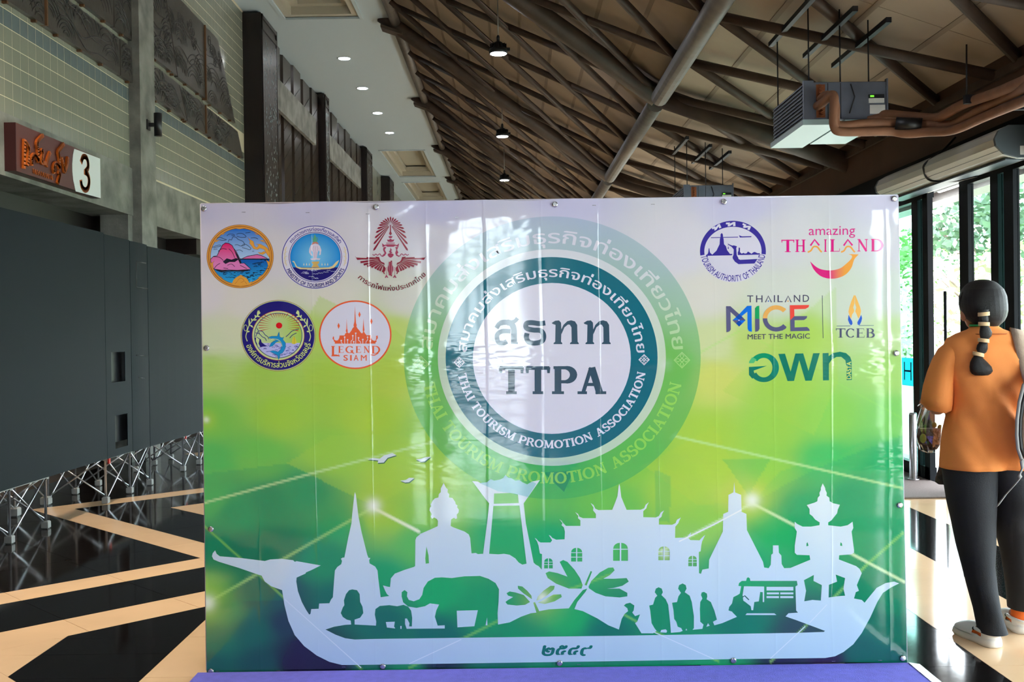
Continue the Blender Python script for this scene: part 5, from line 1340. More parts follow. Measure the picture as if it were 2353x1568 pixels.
relief('relief_panel', [(8.3, 4.38), (9.83, 4.38), (9.83, 4.79), (8.3, 4.79)], 'low cast wave relief at the upper left corner, left of a brown strip', 1, None)
relief('relief_panel', [(9.86, 4.38), (11.72, 4.38), (11.72, 4.79), (9.86, 4.79)], 'long low cast wave relief above the hall sign, right of a brown strip', 2, 9.845)
relief('relief_panel', [(11.74, 4.38), (12.1, 4.38), (12.1, 4.79), (11.74, 4.79)], 'narrow low cast wave relief touching the left face of the concrete pillar', 3, None, 6)
relief('relief_panel', [(8.3, 4.87), (11.55, 4.87), (11.55, 6.2), (8.3, 6.2)], 'large upper cast wave relief at the top edge left of the concrete pillar', 4, None, 14)
relief('relief_panel', [(11.57, 4.87), (12.1, 4.87), (12.1, 6.2), (11.57, 6.2)], 'narrow upper cast wave relief just left of the concrete pillar', 5, None, 8)
relief('relief_panel', [(12.66, 4.87), (13.74, 4.87), (13.33, 5.75), (13.30, 5.95), (12.66, 5.95)], 'upper cast wave relief just right of the concrete pillar', 6, None, 12, 2)
relief('relief_panel', [(13.77, 4.86), (14.98, 4.86), (14.98, 5.91), (13.33, 5.94), (13.36, 5.75)], 'upper cast relief with cloud scrolls in the middle of the right-hand group', 7, None, 12, 5)
relief('relief_panel', [(15.02, 4.85), (16.62, 4.83), (15.7, 5.90), (15.02, 5.90)], 'upper cast relief with a slanted right end and a bright reflection', 8, 15.0, 10, 2)
relief('relief_panel', [(12.66, 4.38), (14.12, 4.36), (13.80, 4.78), (12.66, 4.78)], 'low cast wave relief just above the black wall light', 9, None, 9)
relief('relief_panel', [(14.15, 4.36), (14.96, 4.35), (14.96, 4.76), (13.83, 4.77)], 'low cast wave relief in the middle of the lower row right of the pillar', 10, None, 7)
relief('relief_panel', [(15.0, 4.35), (17.08, 4.35), (16.75, 4.72), (15.0, 4.75)], 'low cast wave relief with a pointed right end near the dark columns', 11, 14.98, 10)

# ---- dark carved columns and slatted wood between them
def column(y0, w, label):
    t = thing('carved_column', label, 'column', 'dark carved columns along the left wall', (XW+.15, y0+w/2, 0))
    MB().bbox(XW-.1, XW+.31, y0, y0+w, 0, ZC-.03, .012).build('column_shaft', M['dark_wood'], t)
    MB().bbox(XW+.29, XW+.325, y0+.08, y0+w-.08, .3, ZC-.35, .006).build('carved_panel', M['carved'], t)
    fr_ = MB()
    for a, b, c_2, d in ((y0+.02, y0+.07, .2, ZC-.05), (y0+w-.07, y0+w-.02, .2, ZC-.05), (y0+.02, y0+w-.02, ZC-.3, ZC-.22), (y0+.02, y0+w-.02, ZC-.12, ZC-.06)): fr_.box(XW+.3, XW+.33, a, b, c_2, d)
    fr_.build('carved_border', M['dark_wood'], t)
    r = random.Random(int(y0*10)); mb = MB()
    for k in range(240):
        y, z = r.uniform(y0+.1, y0+w-.1), r.uniform(2.5, ZC-.4); s = r.uniform(.009, .024)
        mb.prism([(XW+.325, y-s*.6, z), (XW+.325, y, z-s), (XW+.325, y+s*.6, z), (XW+.325, y, z+s*1.4)], (.006, 0, 0))
    mb.build('shell_inlay', M['shell'], t, kind='stuff')
    return t
column(17.36, 1.14, 'tall dark carved column with shell inlay, nearest of the row on the left wall')
column(23.22, .5, 'second tall dark column of the row on the left wall')
column(29.84, 1.2, 'third tall dark column of the row on the left wall')
column(35.5, 1.2, 'farthest dark column of the row, partly hidden by the banner top')
wood = setting('trim_2')
bays = [(18.52, 23.2, 'near'), (23.74, 29.82, 'middle')]
for bi, (ya, yb, nm) in enumerate(bays):
    n = 5 if bi == 0 else 6; w = (yb-ya)/n
    for i in range(n):
        t = MB(); zt = ZC-.12-.05*((i+bi) % 2)
        a, b = ya+i*w, ya+(i+1)*w
        t.prism([(XW+.14, a, 0), (XW+.2, a+.06, 0), (XW+.2, b-.2, 0), (XW+.14, b-.01, 0), (XW-.1, b-.01, 0), (XW-.1, a, 0)], (0, 0, zt))
        o = t.build('wood_wall_board', M['board_wood'], wood)
        st_ = MB()
        for k in range(15): z = 2.3+k*.27; st_.prism([(XW+.2, a+.07, z), (XW+.2, b-.22, z+.34), (XW+.2, b-.22, z+.36), (XW+.2, a+.07, z+.02)], (.006, 0, 0))
        st_.build('board_groove', M['dark_wood'], o)
    MB().box(XW+.215, XW+.285, ya+.01, yb-.9, 5.5, 6.05).build('concrete_crossbeam', M['concrete'], label=f'grey concrete crossbeam between dark columns in the {nm} bay of the left wall', cat='beam')
MB().box(XW-.02, XW+.02, 31.1, 49, 0, ZC).build('upper_wall_far', M['cream_tile'], wl)

# ---- recessed downlights in the soffit
def downlight(x, y, z, label, beam=0):
    t = thing('ceiling_downlight', label, 'ceiling light', 'recessed downlights in the white soffit', (x, y, z))
    MB().lathe((x, y, z-.012), [(.105, .012), (.135, .0), (.14, .012)], 24).build('trim_ring', M['white_ceiling'], t)
    MB().lathe((x, y, z-.008), [(.11, 0), (.0, -.002)], 24).build('lamp_lens', M['down_glow'], t)
    if beam:
        l = bpy.data.lights.new('downlight_beam', 'SPOT'); l.energy = beam; l.color = (1.0, .84, .64); l.spot_size = math.radians(66); l.spot_blend = .7; l.shadow_soft_size = .1
        o = bpy.data.objects.new('downlight_beam', l); COL.objects.link(o); o.parent = t; o.location = (0, 0, -.05)
for i, (y, w) in enumerate(((20.45, 'largest and nearest round downlight in the white soffit'), (22.93, 'second nearest round downlight in the white soffit'), (25.5, 'third round downlight in the white soffit'), (28.0, 'fourth round downlight in the white soffit, just before the coffers'))):
    downlight(-3.2, y, ZC, w)
downlight(-2.98, 31.9, ZC+.34, 'round downlight inside the nearer cream coffer beyond the plain soffit')
downlight(-3.0, 38.2, ZC+.34, 'round downlight inside the farthest cream coffer above the banner')
for y, w in ((14.0, 'round downlight inside the first cream coffer at the top of the picture'), (8.0, 'round downlight over the hall sign, out of sight above'), (4.0, 'round downlight out of sight above the banner side'), (0.0, 'round downlight straight over the camera side'), (-4.0, 'round downlight behind the camera, toward the back window'), (-8.0, 'rearmost round downlight near the back window')): downlight(-3.15, y, ZC+(.34 if y == 14 else 0), w, 1000 if y < 9 else 0)

# ---- pendant high-bay lamps
def roof_z(x): return TZ+(PZ-TZ)*(x-TX)/(PX-TX)
def highbay(y, label):
    x, z = -.12, 4.90
    t = thing('pendant_lamp', label, 'pendant lamp', 'black high-bay lamps hung from the roof', (x, y, z))
    MB().lathe((x, y, z), [(.09, .0), (.112, .004), (.118, .03), (.108, .06), (.085, .075), (.06, .13), (.035, .15), (.0, .155)], 24).build('lamp_housing', M['lamp_body'], t)
    MB().lathe((x, y, z-.003), [(.1, .004), (.095, .0), (.0, -.002)], 24).build('lamp_lens', M['lamp_glow'], t)
    fm = MB()
    for k in range(14):
        R_ = Matrix.Rotation(2*PI*k/14, 3, 'Z'); b_x = [R_ @ Vector(p) for p in [(sx*.003, r_, h) for h in (.055, .12) for r_ in (.055, .105) for sx in (-1, 1)]]
        fm.add([p+Vector((x, y, z)) for p in b_x], [(0, 2, 3, 1), (4, 5, 7, 6), (0, 1, 5, 4), (2, 6, 7, 3), (0, 4, 6, 2), (1, 3, 7, 5)])
    fm.build('cooling_fins', M['lamp_body'], t)
    MB().tube([(x, y, z+.15), (x, y, roof_z(x)+.12)], .007, 8).build('hanging_rod', M['alu_grey'], t)
    MB().lathe((x, y, z+.15), [(.02, 0), (.02, .06), (.012, .08)], 12).build('hook_box', M['lamp_body'], t)
    MB().bbox(x+.1, x+.145, y-.03, y+.03, z+.03, z+.07, .004).build('sensor_box', M['lamp_body'], t)
highbay(13.0, 'nearest lit black high-bay pendant lamp under the lattice roof')
highbay(18.45, 'second lit black high-bay pendant lamp, in the middle of the three')
highbay(23.7, 'farthest lit black high-bay pendant lamp, just above the banner')
for y, w in ((7.5, 'high-bay pendant lamp hidden above the picture behind the banner'), (2.1, 'high-bay pendant lamp over the violet carpet, out of sight'), (-3.3, 'high-bay pendant lamp just behind the camera'), (-8.7, 'rearmost high-bay pendant lamp near the back window')): highbay(y, w)
# ============================================================ UNDER THE ROOF ON THE RIGHT
def fan_coil(Y1, label, hangers=True):
    X0, X1, Z0, Z1, D = 2.31, 2.96, 3.06, 3.36, .95
    t = thing('fan_coil_unit', label, 'air conditioner', 'hanging fan-coil units', ((X0+X1)/2, Y1, Z0))
    MB().bbox(X0+.08, X1, Y1, Y1+D, Z0, Z1, .006).build('casing', M['galv'], t)
    MB().box(X0, X0+.08, Y1-.01, Y1+.02, Z0, Z1+.01).build('end_flange', M['galv'], t)
    MB().box(X0+.005, X0+.07, Y1+.02, Y1+D, Z0+.02, Z1-.01).build('coil_block', M['fin'], t)
    for k in range(9): z = Z0+.03+k*.03; MB().box(X0-.004, X0+.004, Y1+.03, Y1+D-.02, z, z+.006).build('intake_fin', M['galv'], t)
    for k in range(8): z = Z0+.03+k*.032; MB().tube([(X0+.12, Y1-.012, z), (X0+.155, Y1-.02, z+.012), (X0+.12, Y1-.012, z+.024)], .006, 6).build('copper_bend', M['copper'], t)
    MB().box(X0+.1, X0+.17, Y1-.004, Y1+.002, Z0+.02, Z1-.02).build('coil_plate', M['copper'], t)
    for xx in (X0+.19, X0+.29): MB().box(xx, xx+.005, Y1-.003, Y1, Z0+.01, Z1-.01).build('panel_seam', M['fin'], t)
    MB().box(X0-.02, X0+.26, Y1-.05, Y1+D+.02, Z0-.045, Z0-.002).build('drip_tray', M['drip'], t)
    MB().box(X0+.32, X1-.02, Y1-.02, Y1+D, Z0-.02, Z0-.002).build('bottom_plate', M['drip'], t)
    MB().box(X1-.14, X1-.02, Y1-.012, Y1, Z0+.13, Z0+.19).build('controller', M['paper'], t)
    MB().box(X1-.14, X1-.02, Y1-.0125, Y1, Z0+.165, Z0+.195).build('display', M['fin'], t)
    MB().box(X1-.13, X1-.10, Y1-.014, Y1-.012, Z0+.174, Z0+.188).build('display_digits', M['lcd'], t)
    MB().box(X1-.13, X1-.01, Y1-.003, Y1, Z0+.045, Z0+.115).build('paper_label', M['paper'], t)
    MB().box(X1, X1+.012, Y1-.01, Y1+.03, Z0, Z1+.02).build('outlet_flange', M['galv'], t)
    MB().tube([(X0+.37, Y1-.006, Z1-.02), (X0+.40, Y1-.008, Z1-.12), (X0+.36, Y1-.006, Z0+.05)], .005, 6).build('wire', M['black'], t)
    for x, y in ((X0+.05, Y1+.02), (X0+.3, Y1+.03), (X1-.12, Y1+.05), (X0+.02, Y1+D-.1)):
        zt = PZ+(BZ-PZ)*(x-PX)/(BX-PX)+.08
        MB().tube([(x, y, Z1-.01), (x, y, zt)], .006, 6).build('hanger_rod', M['fin'], t)
    for x in (X0+.0, X0+.3, X1-.1):
        zt = PZ+(BZ-PZ)*(x-PX)/(BX-PX)-.03
        MB().box(x-.02, x+.02, Y1-.35, Y1+1.0, zt-.02, zt+.02).build('hanger_rail', M['fin'], t)
    return t
fan_coil(8.2, 'grey hanging fan-coil unit with a green display, nearest to the camera under the roof')
fan_coil(13.9, 'far grey fan-coil unit just peeking over the top edge of the banner')
# insulated pipes
def sm3(p, n=6):
    p = [Vector(q_) for q_ in p]; o = []; m = len(p)
    for i in range(m-1):
        a, b, c_2, d = p[max(i-1, 0)], p[i], p[i+1], p[min(i+2, m-1)]
        for k in range(n):
            t = k/n; o.append(.5*((2*b)+(-a+c_2)*t+(2*a-5*b+4*c_2-d)*t*t+(-a+3*b-3*c_2+d)*t**3))
    return o+[p[-1]]
def pp(*l): return [onY(1550+x/2.93, y/2.93, Y) for x, y, Y in l]
run = thing('insulated_pipe_run', 'bundle of brown foam-wrapped pipes running from the near fan-coil unit along the glass wall', 'pipe', loc=tuple(onY(2085, 285, 7.85)))
for pts, rr in ((((960,715,8.17),(1000,690,8.02),(1055,640,7.95),(1075,660,7.93),(1070,760,7.93),(1075,850,7.95),(1110,885,7.95),(1250,888,7.95),(1450,885,7.95),(1560,900,7.9),(1700,890,7.8),(1880,875,7.6),(2080,790,7.2),(2330,690,6.6),(2700,560,5.6)), .034),
 (((985,665,8.17),(1020,640,8.05),(1060,655,7.98),(1085,720,7.96),(1085,820,7.96),(1130,845,7.96),(1300,830,7.96),(1480,828,7.95),(1640,838,7.9),(1800,845,7.75),(1900,825,7.6),(2050,740,7.25),(2280,630,6.7),(2650,470,5.7)), .033),
 (((1310,810,8.12),(1390,790,8.05),(1430,770,8.02),(1600,785,7.95),(1760,795,7.8),(1830,765,7.6),(1950,700,7.35),(2150,630,6.9),(2353,545,6.4),(2650,420,5.7)), .035)):
    e_ = pp(*pts); MB().tube(sm3(e_+[Vector((XR-.12, e_[-1].y-.25, e_[-1].z+.02)), Vector((XR+.02, e_[-1].y-.3, e_[-1].z+.03))]), rr, 12).build('insulated_pipe', M['foam'], run)
a, b = pp((1490, 835, 7.93))[0], pp((1665, 842, 7.86))[0]
MB().tube([a, b], .052, 14).build('tape_sleeve', M['black'], run)
for x, y in ((1980, 670), (2080, 715)):
    p = pp((x, y, 7.2))[0]; MB().box(p.x-.03, p.x+.55, p.y-.02, p.y+.02, p.z-.03, p.z+.03).build('pipe_bracket', M['fin'], run)
a, b = pp((1966, 300, 7.2))[0], pp((1966, 670, 7.2))[0]; MB().tube([a, b], .006, 6).build('hanger_rod', M['fin'], run)
# air curtain over the doors
ac = thing('air_curtain', 'long white air curtain with a dark end cap mounted above the glass doors', 'air curtain', loc=(3.7, 8.9, 2.66))
ya, yb = 7.66, 10.2
prof = [(3.845, 2.90), (3.66, 2.90), (3.59, 2.86), (3.56, 2.80), (3.57, 2.75), (3.63, 2.69), (3.74, 2.66), (3.845, 2.66)]
MB().prism([(a, ya+.03, b) for a, b in prof], (0, yb-ya-.06, 0)).build('housing', M['ac_white'], ac)
for y in (ya, yb-.03): MB().prism([(a, y, b) for a, b in [(p[0]-.003*(p[0] < 3.8), p[1]) for p in prof]], (0, .03, 0)).build('end_cap', M['ac_grey'], ac)
MB().box(3.60, 3.606, ya+.03, yb-.03, 2.717, 2.722).build('housing_groove', M['ac_grey'], ac)
MB().box(3.66, 3.80, ya+.06, yb-.06, 2.652, 2.662).build('air_outlet', M['ac_grey'], ac)
MB().box(3.74, 3.835, ya-.004, ya, 2.68, 2.745).build('rating_label', M['paper'], ac)
for y in (8.4, 9.5): MB().box(3.588, 3.6, y, y+.06, 2.735, 2.742).build('latch', M['ac_grey'], ac)
MB().tube(sm3([(3.82, 8.95, 3.05), (3.70, 8.95, 2.93), (3.575, 8.97, 2.84), (3.56, 8.99, 2.78), (3.62, 9.0, 2.69), (3.75, 8.8, 2.655), (3.8, 8.5, 2.65)]), .009, 8).build('cable', M['black'], ac)

# ============================================================ OUTSIDE THE GLASS
gd = MB().box(XR+.15, 90, -40, 120, -.3, -.02).build('floor_outdoor', mat('pale_paving', (196, 194, 186), .8, noise=.1, nscale=.8), kind='structure')
MB().box(11, 60, 14, 110, -.02, .01).build('floor_lawn', mat('lawn_grass', (96, 142, 62), .95, noise=.4, nscale=2.0, bump=.6, bscale=60), kind='structure')
ev = setting('ceiling_eave')
MB().box(XR+.14, 5.75, -14, 49, 3.20, 3.30).build('eave_soffit', M['fascia'], ev)
MB().box(5.45, 5.75, -14, 49, 3.04, 3.199).build('trim_3', M['dark_wood'], kind='structure')
MB().box(4.85, 4.93, -14, 49, 3.1, 3.199).build('trim_4', M['dark_wood'], kind='structure')
for k, (y, lb) in enumerate(((12.2, 'nearer glowing tube lamp under the eave outside the doors'), (13.4, 'farther glowing tube lamp under the eave outside the doors'))):
    t = thing('eave_tube_lamp', lb, 'tube lamp', 'tube lamps under the eave', (5.2, y, 3.1))
    MB().tube([(5.2, y-.5, 3.09), (5.2, y-.46, 3.09), (5.2, y+.46, 3.09), (5.2, y+.5, 3.09)], [.015, .035, .035, .015], 10).build('tube', M['tube_glow'], t)
    MB().box(5.17, 5.23, y-.52, y+.52, 3.12, 3.198).build('lamp_base', M['ac_white'], t)
LEAF = [mat('leaf_bright', (150, 184, 120), .6, noise=.3, nscale=3), mat('leaf_deep', (104, 134, 112), .6, noise=.3, nscale=3), mat('leaf_pale', (210, 214, 194), .6, noise=.2, nscale=3)]  # washed-out tones put outdoor haze and overexposure into the leaf colour
BARK = mat('bark', (120, 108, 96), .85, noise=.3, nscale=10)
PETAL = mat('petal_white', (250, 248, 240), .6)
def leaf_cloud(r, c, R, n, s):
    mb = MB()
    for k in range(n):
        while True:
            p = Vector((r.uniform(-1, 1), r.uniform(-1, 1), r.uniform(-1, 1)))
            if .35 < p.length < 1: break
        p = Vector(c)+Vector((p.x*R[0], p.y*R[1], p.z*R[2])); a = Vector((r.uniform(-1, 1), r.uniform(-1, 1), r.uniform(-.8, .4))).normalized(); b = a.cross(Vector((r.random(), r.random(), r.random()))).normalized()
        L_ = s*r.uniform(.6, 1.3); w = L_*.32
        mb.add([p, p+a*L_*.5+b*w, p+a*L_, p+a*L_*.5-b*w], [(0, 1, 2, 3)])
    return mb
def tree(x, y, h, R, n, s, k, label, seed, flowers=0, fol='foliage', base=.45):
    r = random.Random(seed); t = thing('garden_tree', label, 'tree', 'trees outside the glass wall', (x, y, .012))
    tr = MB(); top = Vector((x+r.uniform(-.4, .4), y+r.uniform(-.4, .4), h*.7))
    tr.tube([(x, y, .012), (x+r.uniform(-.1, .1), y, h*.3), top], [h*.03, h*.022, h*.01], 8)
    for q_ in range(6):
        a = r.uniform(0, 2*PI); st = Vector((x, y, h*r.uniform(.25, .5)))
        tr.tube([st, st+Vector((math.cos(a)*R*.5, math.sin(a)*R*.5, h*.14)), st+Vector((math.cos(a)*R*.9, math.sin(a)*R*.9, h*.3))], [h*.014, h*.01, h*.004], 6)
    tr.build('trunk', BARK, t)
    leaf_cloud(r, (x, y, h*(base+.5)/1.0*.72), (R, R, h*(1-base)*.55), n, s).build(fol, LEAF[k], t, kind='stuff')
    if flowers: leaf_cloud(r, (x, y, h*(base+.5)*.70), (R*1.05, R*1.05, h*(1-base)*.58), flowers, s*.9).build('blossom', PETAL, t, kind='stuff')
tree(10.9, 26.2, 3.6, 1.5, 1100, .2, 2, 'white-flowering small tree behind the open doorway', 1, 1300, base=.1)
tree(15.0, 32.6, 6.6, 1.9, 1700, .3, 1, 'dark green tree rising behind the pane left of the person', 2, 0, base=.4)
tree(9.6, 20.2, 3.3, 1.35, 1200, .19, 0, 'white-flowering bushy tree seen right of the person head', 3, 1100, base=.1)
tree(17.6, 45.0, 6.2, 2.5, 2600, .36, 0, 'leafy green tree seen through the tinted pane beside the banner', 4, 0, base=.1)
tree(23.5, 54.0, 8.0, 2.6, 900, .42, 2, 'tall sparse pale tree far beyond the open doorway', 5, 0, base=.3)
tree(29.0, 58.6, 9.0, 2.6, 1500, .45, 1, 'tall hazy dark tree far right beyond the glass', 6, 0, base=.35)
tree(20.5, 60.5, 6.0, 2.4, 1800, .4, 0, 'round green tree farthest left outside, deep behind the lawn', 7, 0, base=.1)
# palm
pm = thing('garden_palm', 'small fan palm with spiky fronds beyond the open doorway', 'palm', loc=(15.2, 37.0, 0))
MB().tube([(15.2, 37, .012), (15.25, 37, 1.5), (15.2, 37, 3.2)], [.14, .11, .09], 8).build('trunk', BARK, pm)
r = random.Random(9)
for k in range(22):
    a = 2*PI*k/22; e = r.uniform(.1, 1.2); d = Vector((math.cos(a)*math.cos(e), math.sin(a)*math.cos(e), math.sin(e))); n_ = d.cross(Vector((0, 0, 1))).normalized(); p = Vector((15.2, 37, 3.2)); L_ = r.uniform(.9, 1.4)
    q_ = [p, p+d*L_*.6+n_*.09, p+d*L_+Vector((0, 0, -.15)), p+d*L_*.6-n_*.09]
    MB().add(q_, [(0, 1, 2, 3)]).build('frond', LEAF[2], pm)
# white hall with a finialed roof far behind the trees
hb = thing('white_pavilion', 'white pavilion with an orange-edged roof and finials among the garden trees', 'building', loc=(29, 64, .012))
MB().box(22.5, 36, 64, 70, .012, 4.2).build('wall', mat('white_render', (236, 234, 230), .7), hb)
MB().prism([(22.0, 63.4, 4.2), (36.5, 63.4, 4.2), (36.5, 67, 6.4), (22, 67, 6.4)], (0, 0, .12)).build('roof', mat('pale_roof', (236, 230, 222), .6), hb)
MB().box(22, 36.5, 63.3, 63.4, 4.1, 4.35).build('roof_edge', mat('orange_edge', (226, 140, 80), .5), hb)
for k in range(9): x = 22.4+k*1.6; MB().lathe((x, 63.6, 4.35), [(.16, 0), (.1, .5), (.15, .7), (.0, 1.4)], 8).build('finial', MATS['white_render'], hb)
MB().box(27.4, 29.6, 63.2, 63.28, 3.5, 4.0).build('blue_plaque', mat('blue_plaque', (60, 96, 160), .5), hb)
# long bar handles on the open doors
for i, (y, lb) in enumerate(((9.42, 'dark upright bar handle on the far edge of the open doorway'), (9.02, 'dark upright bar handle on the near edge of the open doorway'))):
    t = thing('door_handle_bar', lb, 'door handle', 'bar handles at the doorway', (XR+.05, y, .1))
    MB().tube([(XR+.06, y, .02), (XR+.06, y, 1.75+.05*i)], .014, 8).build('bar', M['door_frame'], t)
    MB().lathe((XR+.06, y, -.02), [(.05, 0), (.05, .012), (.016, .03)], 12).build('bar_foot', M['door_frame'], t)
# ============================================================ THE PERSON
PY0 = 4.72
per = thing('person', 'person with a banded ponytail, orange t-shirt and black trousers walking away', 'person', loc=(2.26, PY0, 0))
SKIN = mat('skin', (176, 118, 92), .5, noise=.06, nscale=20)
HAIR = mat('black_hair', (12, 10, 10), .45, spec=.3, noise=.3, nscale=60, stretch=(12, 12, 1), bump=.5, bscale=120, col2=(30, 24, 22))
ORANGE = mat('orange_cotton', (246, 150, 76), .85, noise=.06, nscale=8, bump=.12, bscale=300)
TROUSER = mat('black_trouser', (26, 28, 34), .8, noise=.2, nscale=6, bump=.12, bscale=200)
CLOG = mat('white_clog', (226, 224, 220), .45)
SOCK = mat('orange_sock', (244, 110, 30), .8, bump=.3, bscale=300)
BAND = mat('beige_band', (226, 196, 150), .5)
LAN = mat('green_lanyard', (40, 160, 90), .5)
PACK = mat('beige_canvas', (176, 152, 132), .8, noise=.15, nscale=12, bump=.2, bscale=200)

# body: one skinned surface over a posed skeleton
V, Ed, Rd = [], [], []
def jv(p, r, parent=None):
    V.append(Vector(p)); Rd.append(r)
    if parent is not None: Ed.append((parent, len(V)-1))
    return len(V)-1
def px(x, y, Y=PY0): return onY(x, y, Y)
pel = jv(px(2268, 1045), .10)
wst = jv(px(2268, 960), .095, pel); chs = jv(px(2268, 860), .105, wst); nkb = jv(px(2264, 785), .06, chs)
nk = jv(px(2262, 752, PY0+.01), .045, nkb); hd = jv(px(2259, 712, PY0+.03), .078, nk); ht = jv(px(2258, 672, PY0+.02), .062, hd)
def arm(sx):
    cxp = 2268
    S = lambda x, y, Y: px(cxp+sx*(x-cxp), y, Y)
    sh = jv(S(2188, 806, PY0), .052, chs); el = jv(S(2153, 944, PY0+.0), .036, sh); wrp = S(2150, 918, PY0+.23); wr_ = jv(wrp, .026, el)
    pm_ = jv(wrp+Vector((0, .05, -.005)), .026, wr_)
    for k in range(4):
        b0 = wrp+Vector((sx*-.0+(k-1.5)*.018, .085, -.005)); a = jv(b0, .0095, pm_); b = jv(b0+Vector((0, .028-.004*abs(k-1.4), -.012)), .009, a); c = jv(b0+Vector((0, .022, -.038)), .008, b); jv(b0+Vector((0, -.002, -.046)), .0075, c)
    t0 = wrp+Vector((sx*.03, .035, -.012)); a = jv(t0, .011, pm_); b = jv(t0+Vector((sx*.012, .03, -.02)), .0095, a); jv(t0+Vector((-sx*.004, .05, -.034)), .0085, b)
arm(1); arm(-1)
def leg(pts):
    p = pel
    for (x, y, Y, r) in pts: p = jv(px(x, y, Y), r, p)
leg([(2228, 1085, PY0, .082), (2242, 1255, PY0+.0, .055), (2262, 1330, PY0-.01, .048), (2275, 1448, 4.66, .034)])
heel = V[-1]; a = jv(Vector((heel.x-.0, heel.y-.015, .055)), .034, len(V)-1); jv(Vector((heel.x-.05, heel.y+.16, .04)), .032, a)
leg([(2312, 1085, PY0, .082), (2330, 1235, PY0+.07, .055), (2338, 1310, PY0+.09, .048), (2343, 1405, 4.86, .034)])
heel2 = V[-1]; a = jv(Vector((heel2.x, heel2.y-.015, .06)), .034, len(V)-1); jv(Vector((heel2.x+.01, heel2.y+.165, .045)), .032, a)
me = bpy.data.meshes.new('body'); me.from_pydata(V, Ed, []); me.materials.append(SKIN)
body = link('body', me, per)
mod = body.modifiers.new('skin', 'SKIN'); mod.use_smooth_shade = True
sv = me.skin_vertices[0].data
for i, r_ in enumerate(Rd): sv[i].radius = (r_, r_)
sv[0].use_root = True
sb = body.modifiers.new('sub', 'SUBSURF'); sb.levels = sb.render_levels = 2
# face and ears
hc = px(2258, 704, PY0+.03)
fc = MB(); fc.ellip(hc+Vector((0, .025, -.035)), (.070, .080, .088)); fc.ellip(hc+Vector((-.004, .112, -.03)), (.012, .018, .022), 8, 6); fc.build('face', SKIN, per)
for sx in (-1, 1):
    MB().ellip(hc+Vector((sx*.088, .0, -.035)), (.012, .022, .032), 10, 8).build('ear', SKIN, per)
    MB().ellip(hc+Vector((sx*.03, .098, -.012)), (.013, .008, .008), 8, 6).build('eye', HAIR, per)
MB().ellip(hc+Vector((0, .1, -.075)), (.024, .008, .006), 8, 6).build('mouth', mat('lips', (150, 80, 74), .5), per)
# hair: cap drawn back to a low tie, then a banded tail
def ring_px(y, xl, xr, Y, dep, n=24, dy=0.0):
    a, b = px(xl, y, Y), px(xr, y, Y); c = (a+b)/2; w = (b.x-a.x)/2
    return [Vector((c.x+w*math.cos(2*PI*k/n), Y+dep*math.sin(2*PI*k/n)+dy, c.z)) for k in range(n)]
cap_ = []
for y, xl, xr, d, dy in ((642.5, 2252, 2264, .012, .01), (644, 2244, 2272, .04, .01), (646.5, 2236, 2280, .06, .01), (650, 2229.5, 2287, .075, .01), (656, 2223, 2293.5, .09, .01), (666, 2214.5, 2302, .106, .005), (682, 2208.5, 2307, .117, .0), (700, 2208, 2308, .120, -.004), (715, 2210, 2307, .116, -.012), (728, 2216, 2303, .104, -.02), (738, 2226, 2297, .085, -.028), (748, 2240, 2286, .058, -.034), (756, 2252, 2274, .03, -.036)):
    cap_.append(ring_px(y, xl, xr, PY0+.02, d, 28, dy))
hm = MB(); 
# keep the front of the head free for the face
cap2 = [[Vector((p.x, min(p.y, PY0+.085-.0*i), p.z)) for p in r_] for i, r_ in enumerate(cap_)]
hm.loft(cap2); hm.build('hair', HAIR, per)
wisp = MB()
for x0, y0_, x1, y1_ in ((2212, 672, 2203, 700), (2210, 680, 2205, 712), (2306, 672, 2312, 706), (2304, 720, 2300, 738)): wisp.tube([px(x0, y0_, PY0), px((x0+x1)/2-1, (y0_+y1_)/2, PY0), px(x1, y1_, PY0)], [.0022, .0018, .0006], 5)
wisp.build('loose_hair', HAIR, per, kind='stuff')
def bulb(name, pts):
    rg = []
    for y, xl, xr in pts: 
        t = (y-720)/140; Y = PY0-.115+.0*t-.03*max(0, min(1, t)); rg.append(ring_px(y, xl, xr, Y, (px(xr, y).x-px(xl, y).x)/2*.8, 14))
    MB().loft(rg).build(name, HAIR, per)
bulb('hair_tail', ((712, 2249, 2272), (720, 2250, 2271), (727, 2251, 2270), (735, 2250, 2271), (741, 2252, 2270)))
bulb('hair_tail', ((748, 2253, 2270), (755, 2252, 2275), (764, 2251, 2279), (772, 2252, 2278), (780, 2254, 2271)))
bulb('hair_tail', ((786, 2251, 2268), (793, 2246, 2269), (802, 2244, 2269), (810, 2247, 2266), (814, 2246, 2260)))
bulb('hair_tail', ((817, 2239, 2255), (824, 2234, 2259), (833, 2230, 2268), (843, 2229, 2277), (853, 2230, 2280), (859, 2234, 2276), (863, 2240, 2270)))
for y, xl, xr, tl_ in ((722, 2250, 2271, -2), (745, 2251, 2271, 1), (783, 2250, 2270, 3), (815, 2238, 2258, 5)):
    t = max(0, min(1, (y-720)/140)); Y = PY0-.115-.03*t; a, b = px(xl, y-tl_/2, Y), px(xr, y+tl_/2, Y); c = (a+b)/2; w = (b.x-a.x)/2+.002
    mb = MB()
    for dz in (-.0055, 0, .0055): mb.tube([Vector((c.x+w*math.cos(2*PI*k/16), Y+w*.85*math.sin(2*PI*k/16), c.z+dz-(math.cos(2*PI*k/16))*tl_*.001)) for k in range(17)], .0034, 6, False)
    mb.build('hair_band', BAND, per)
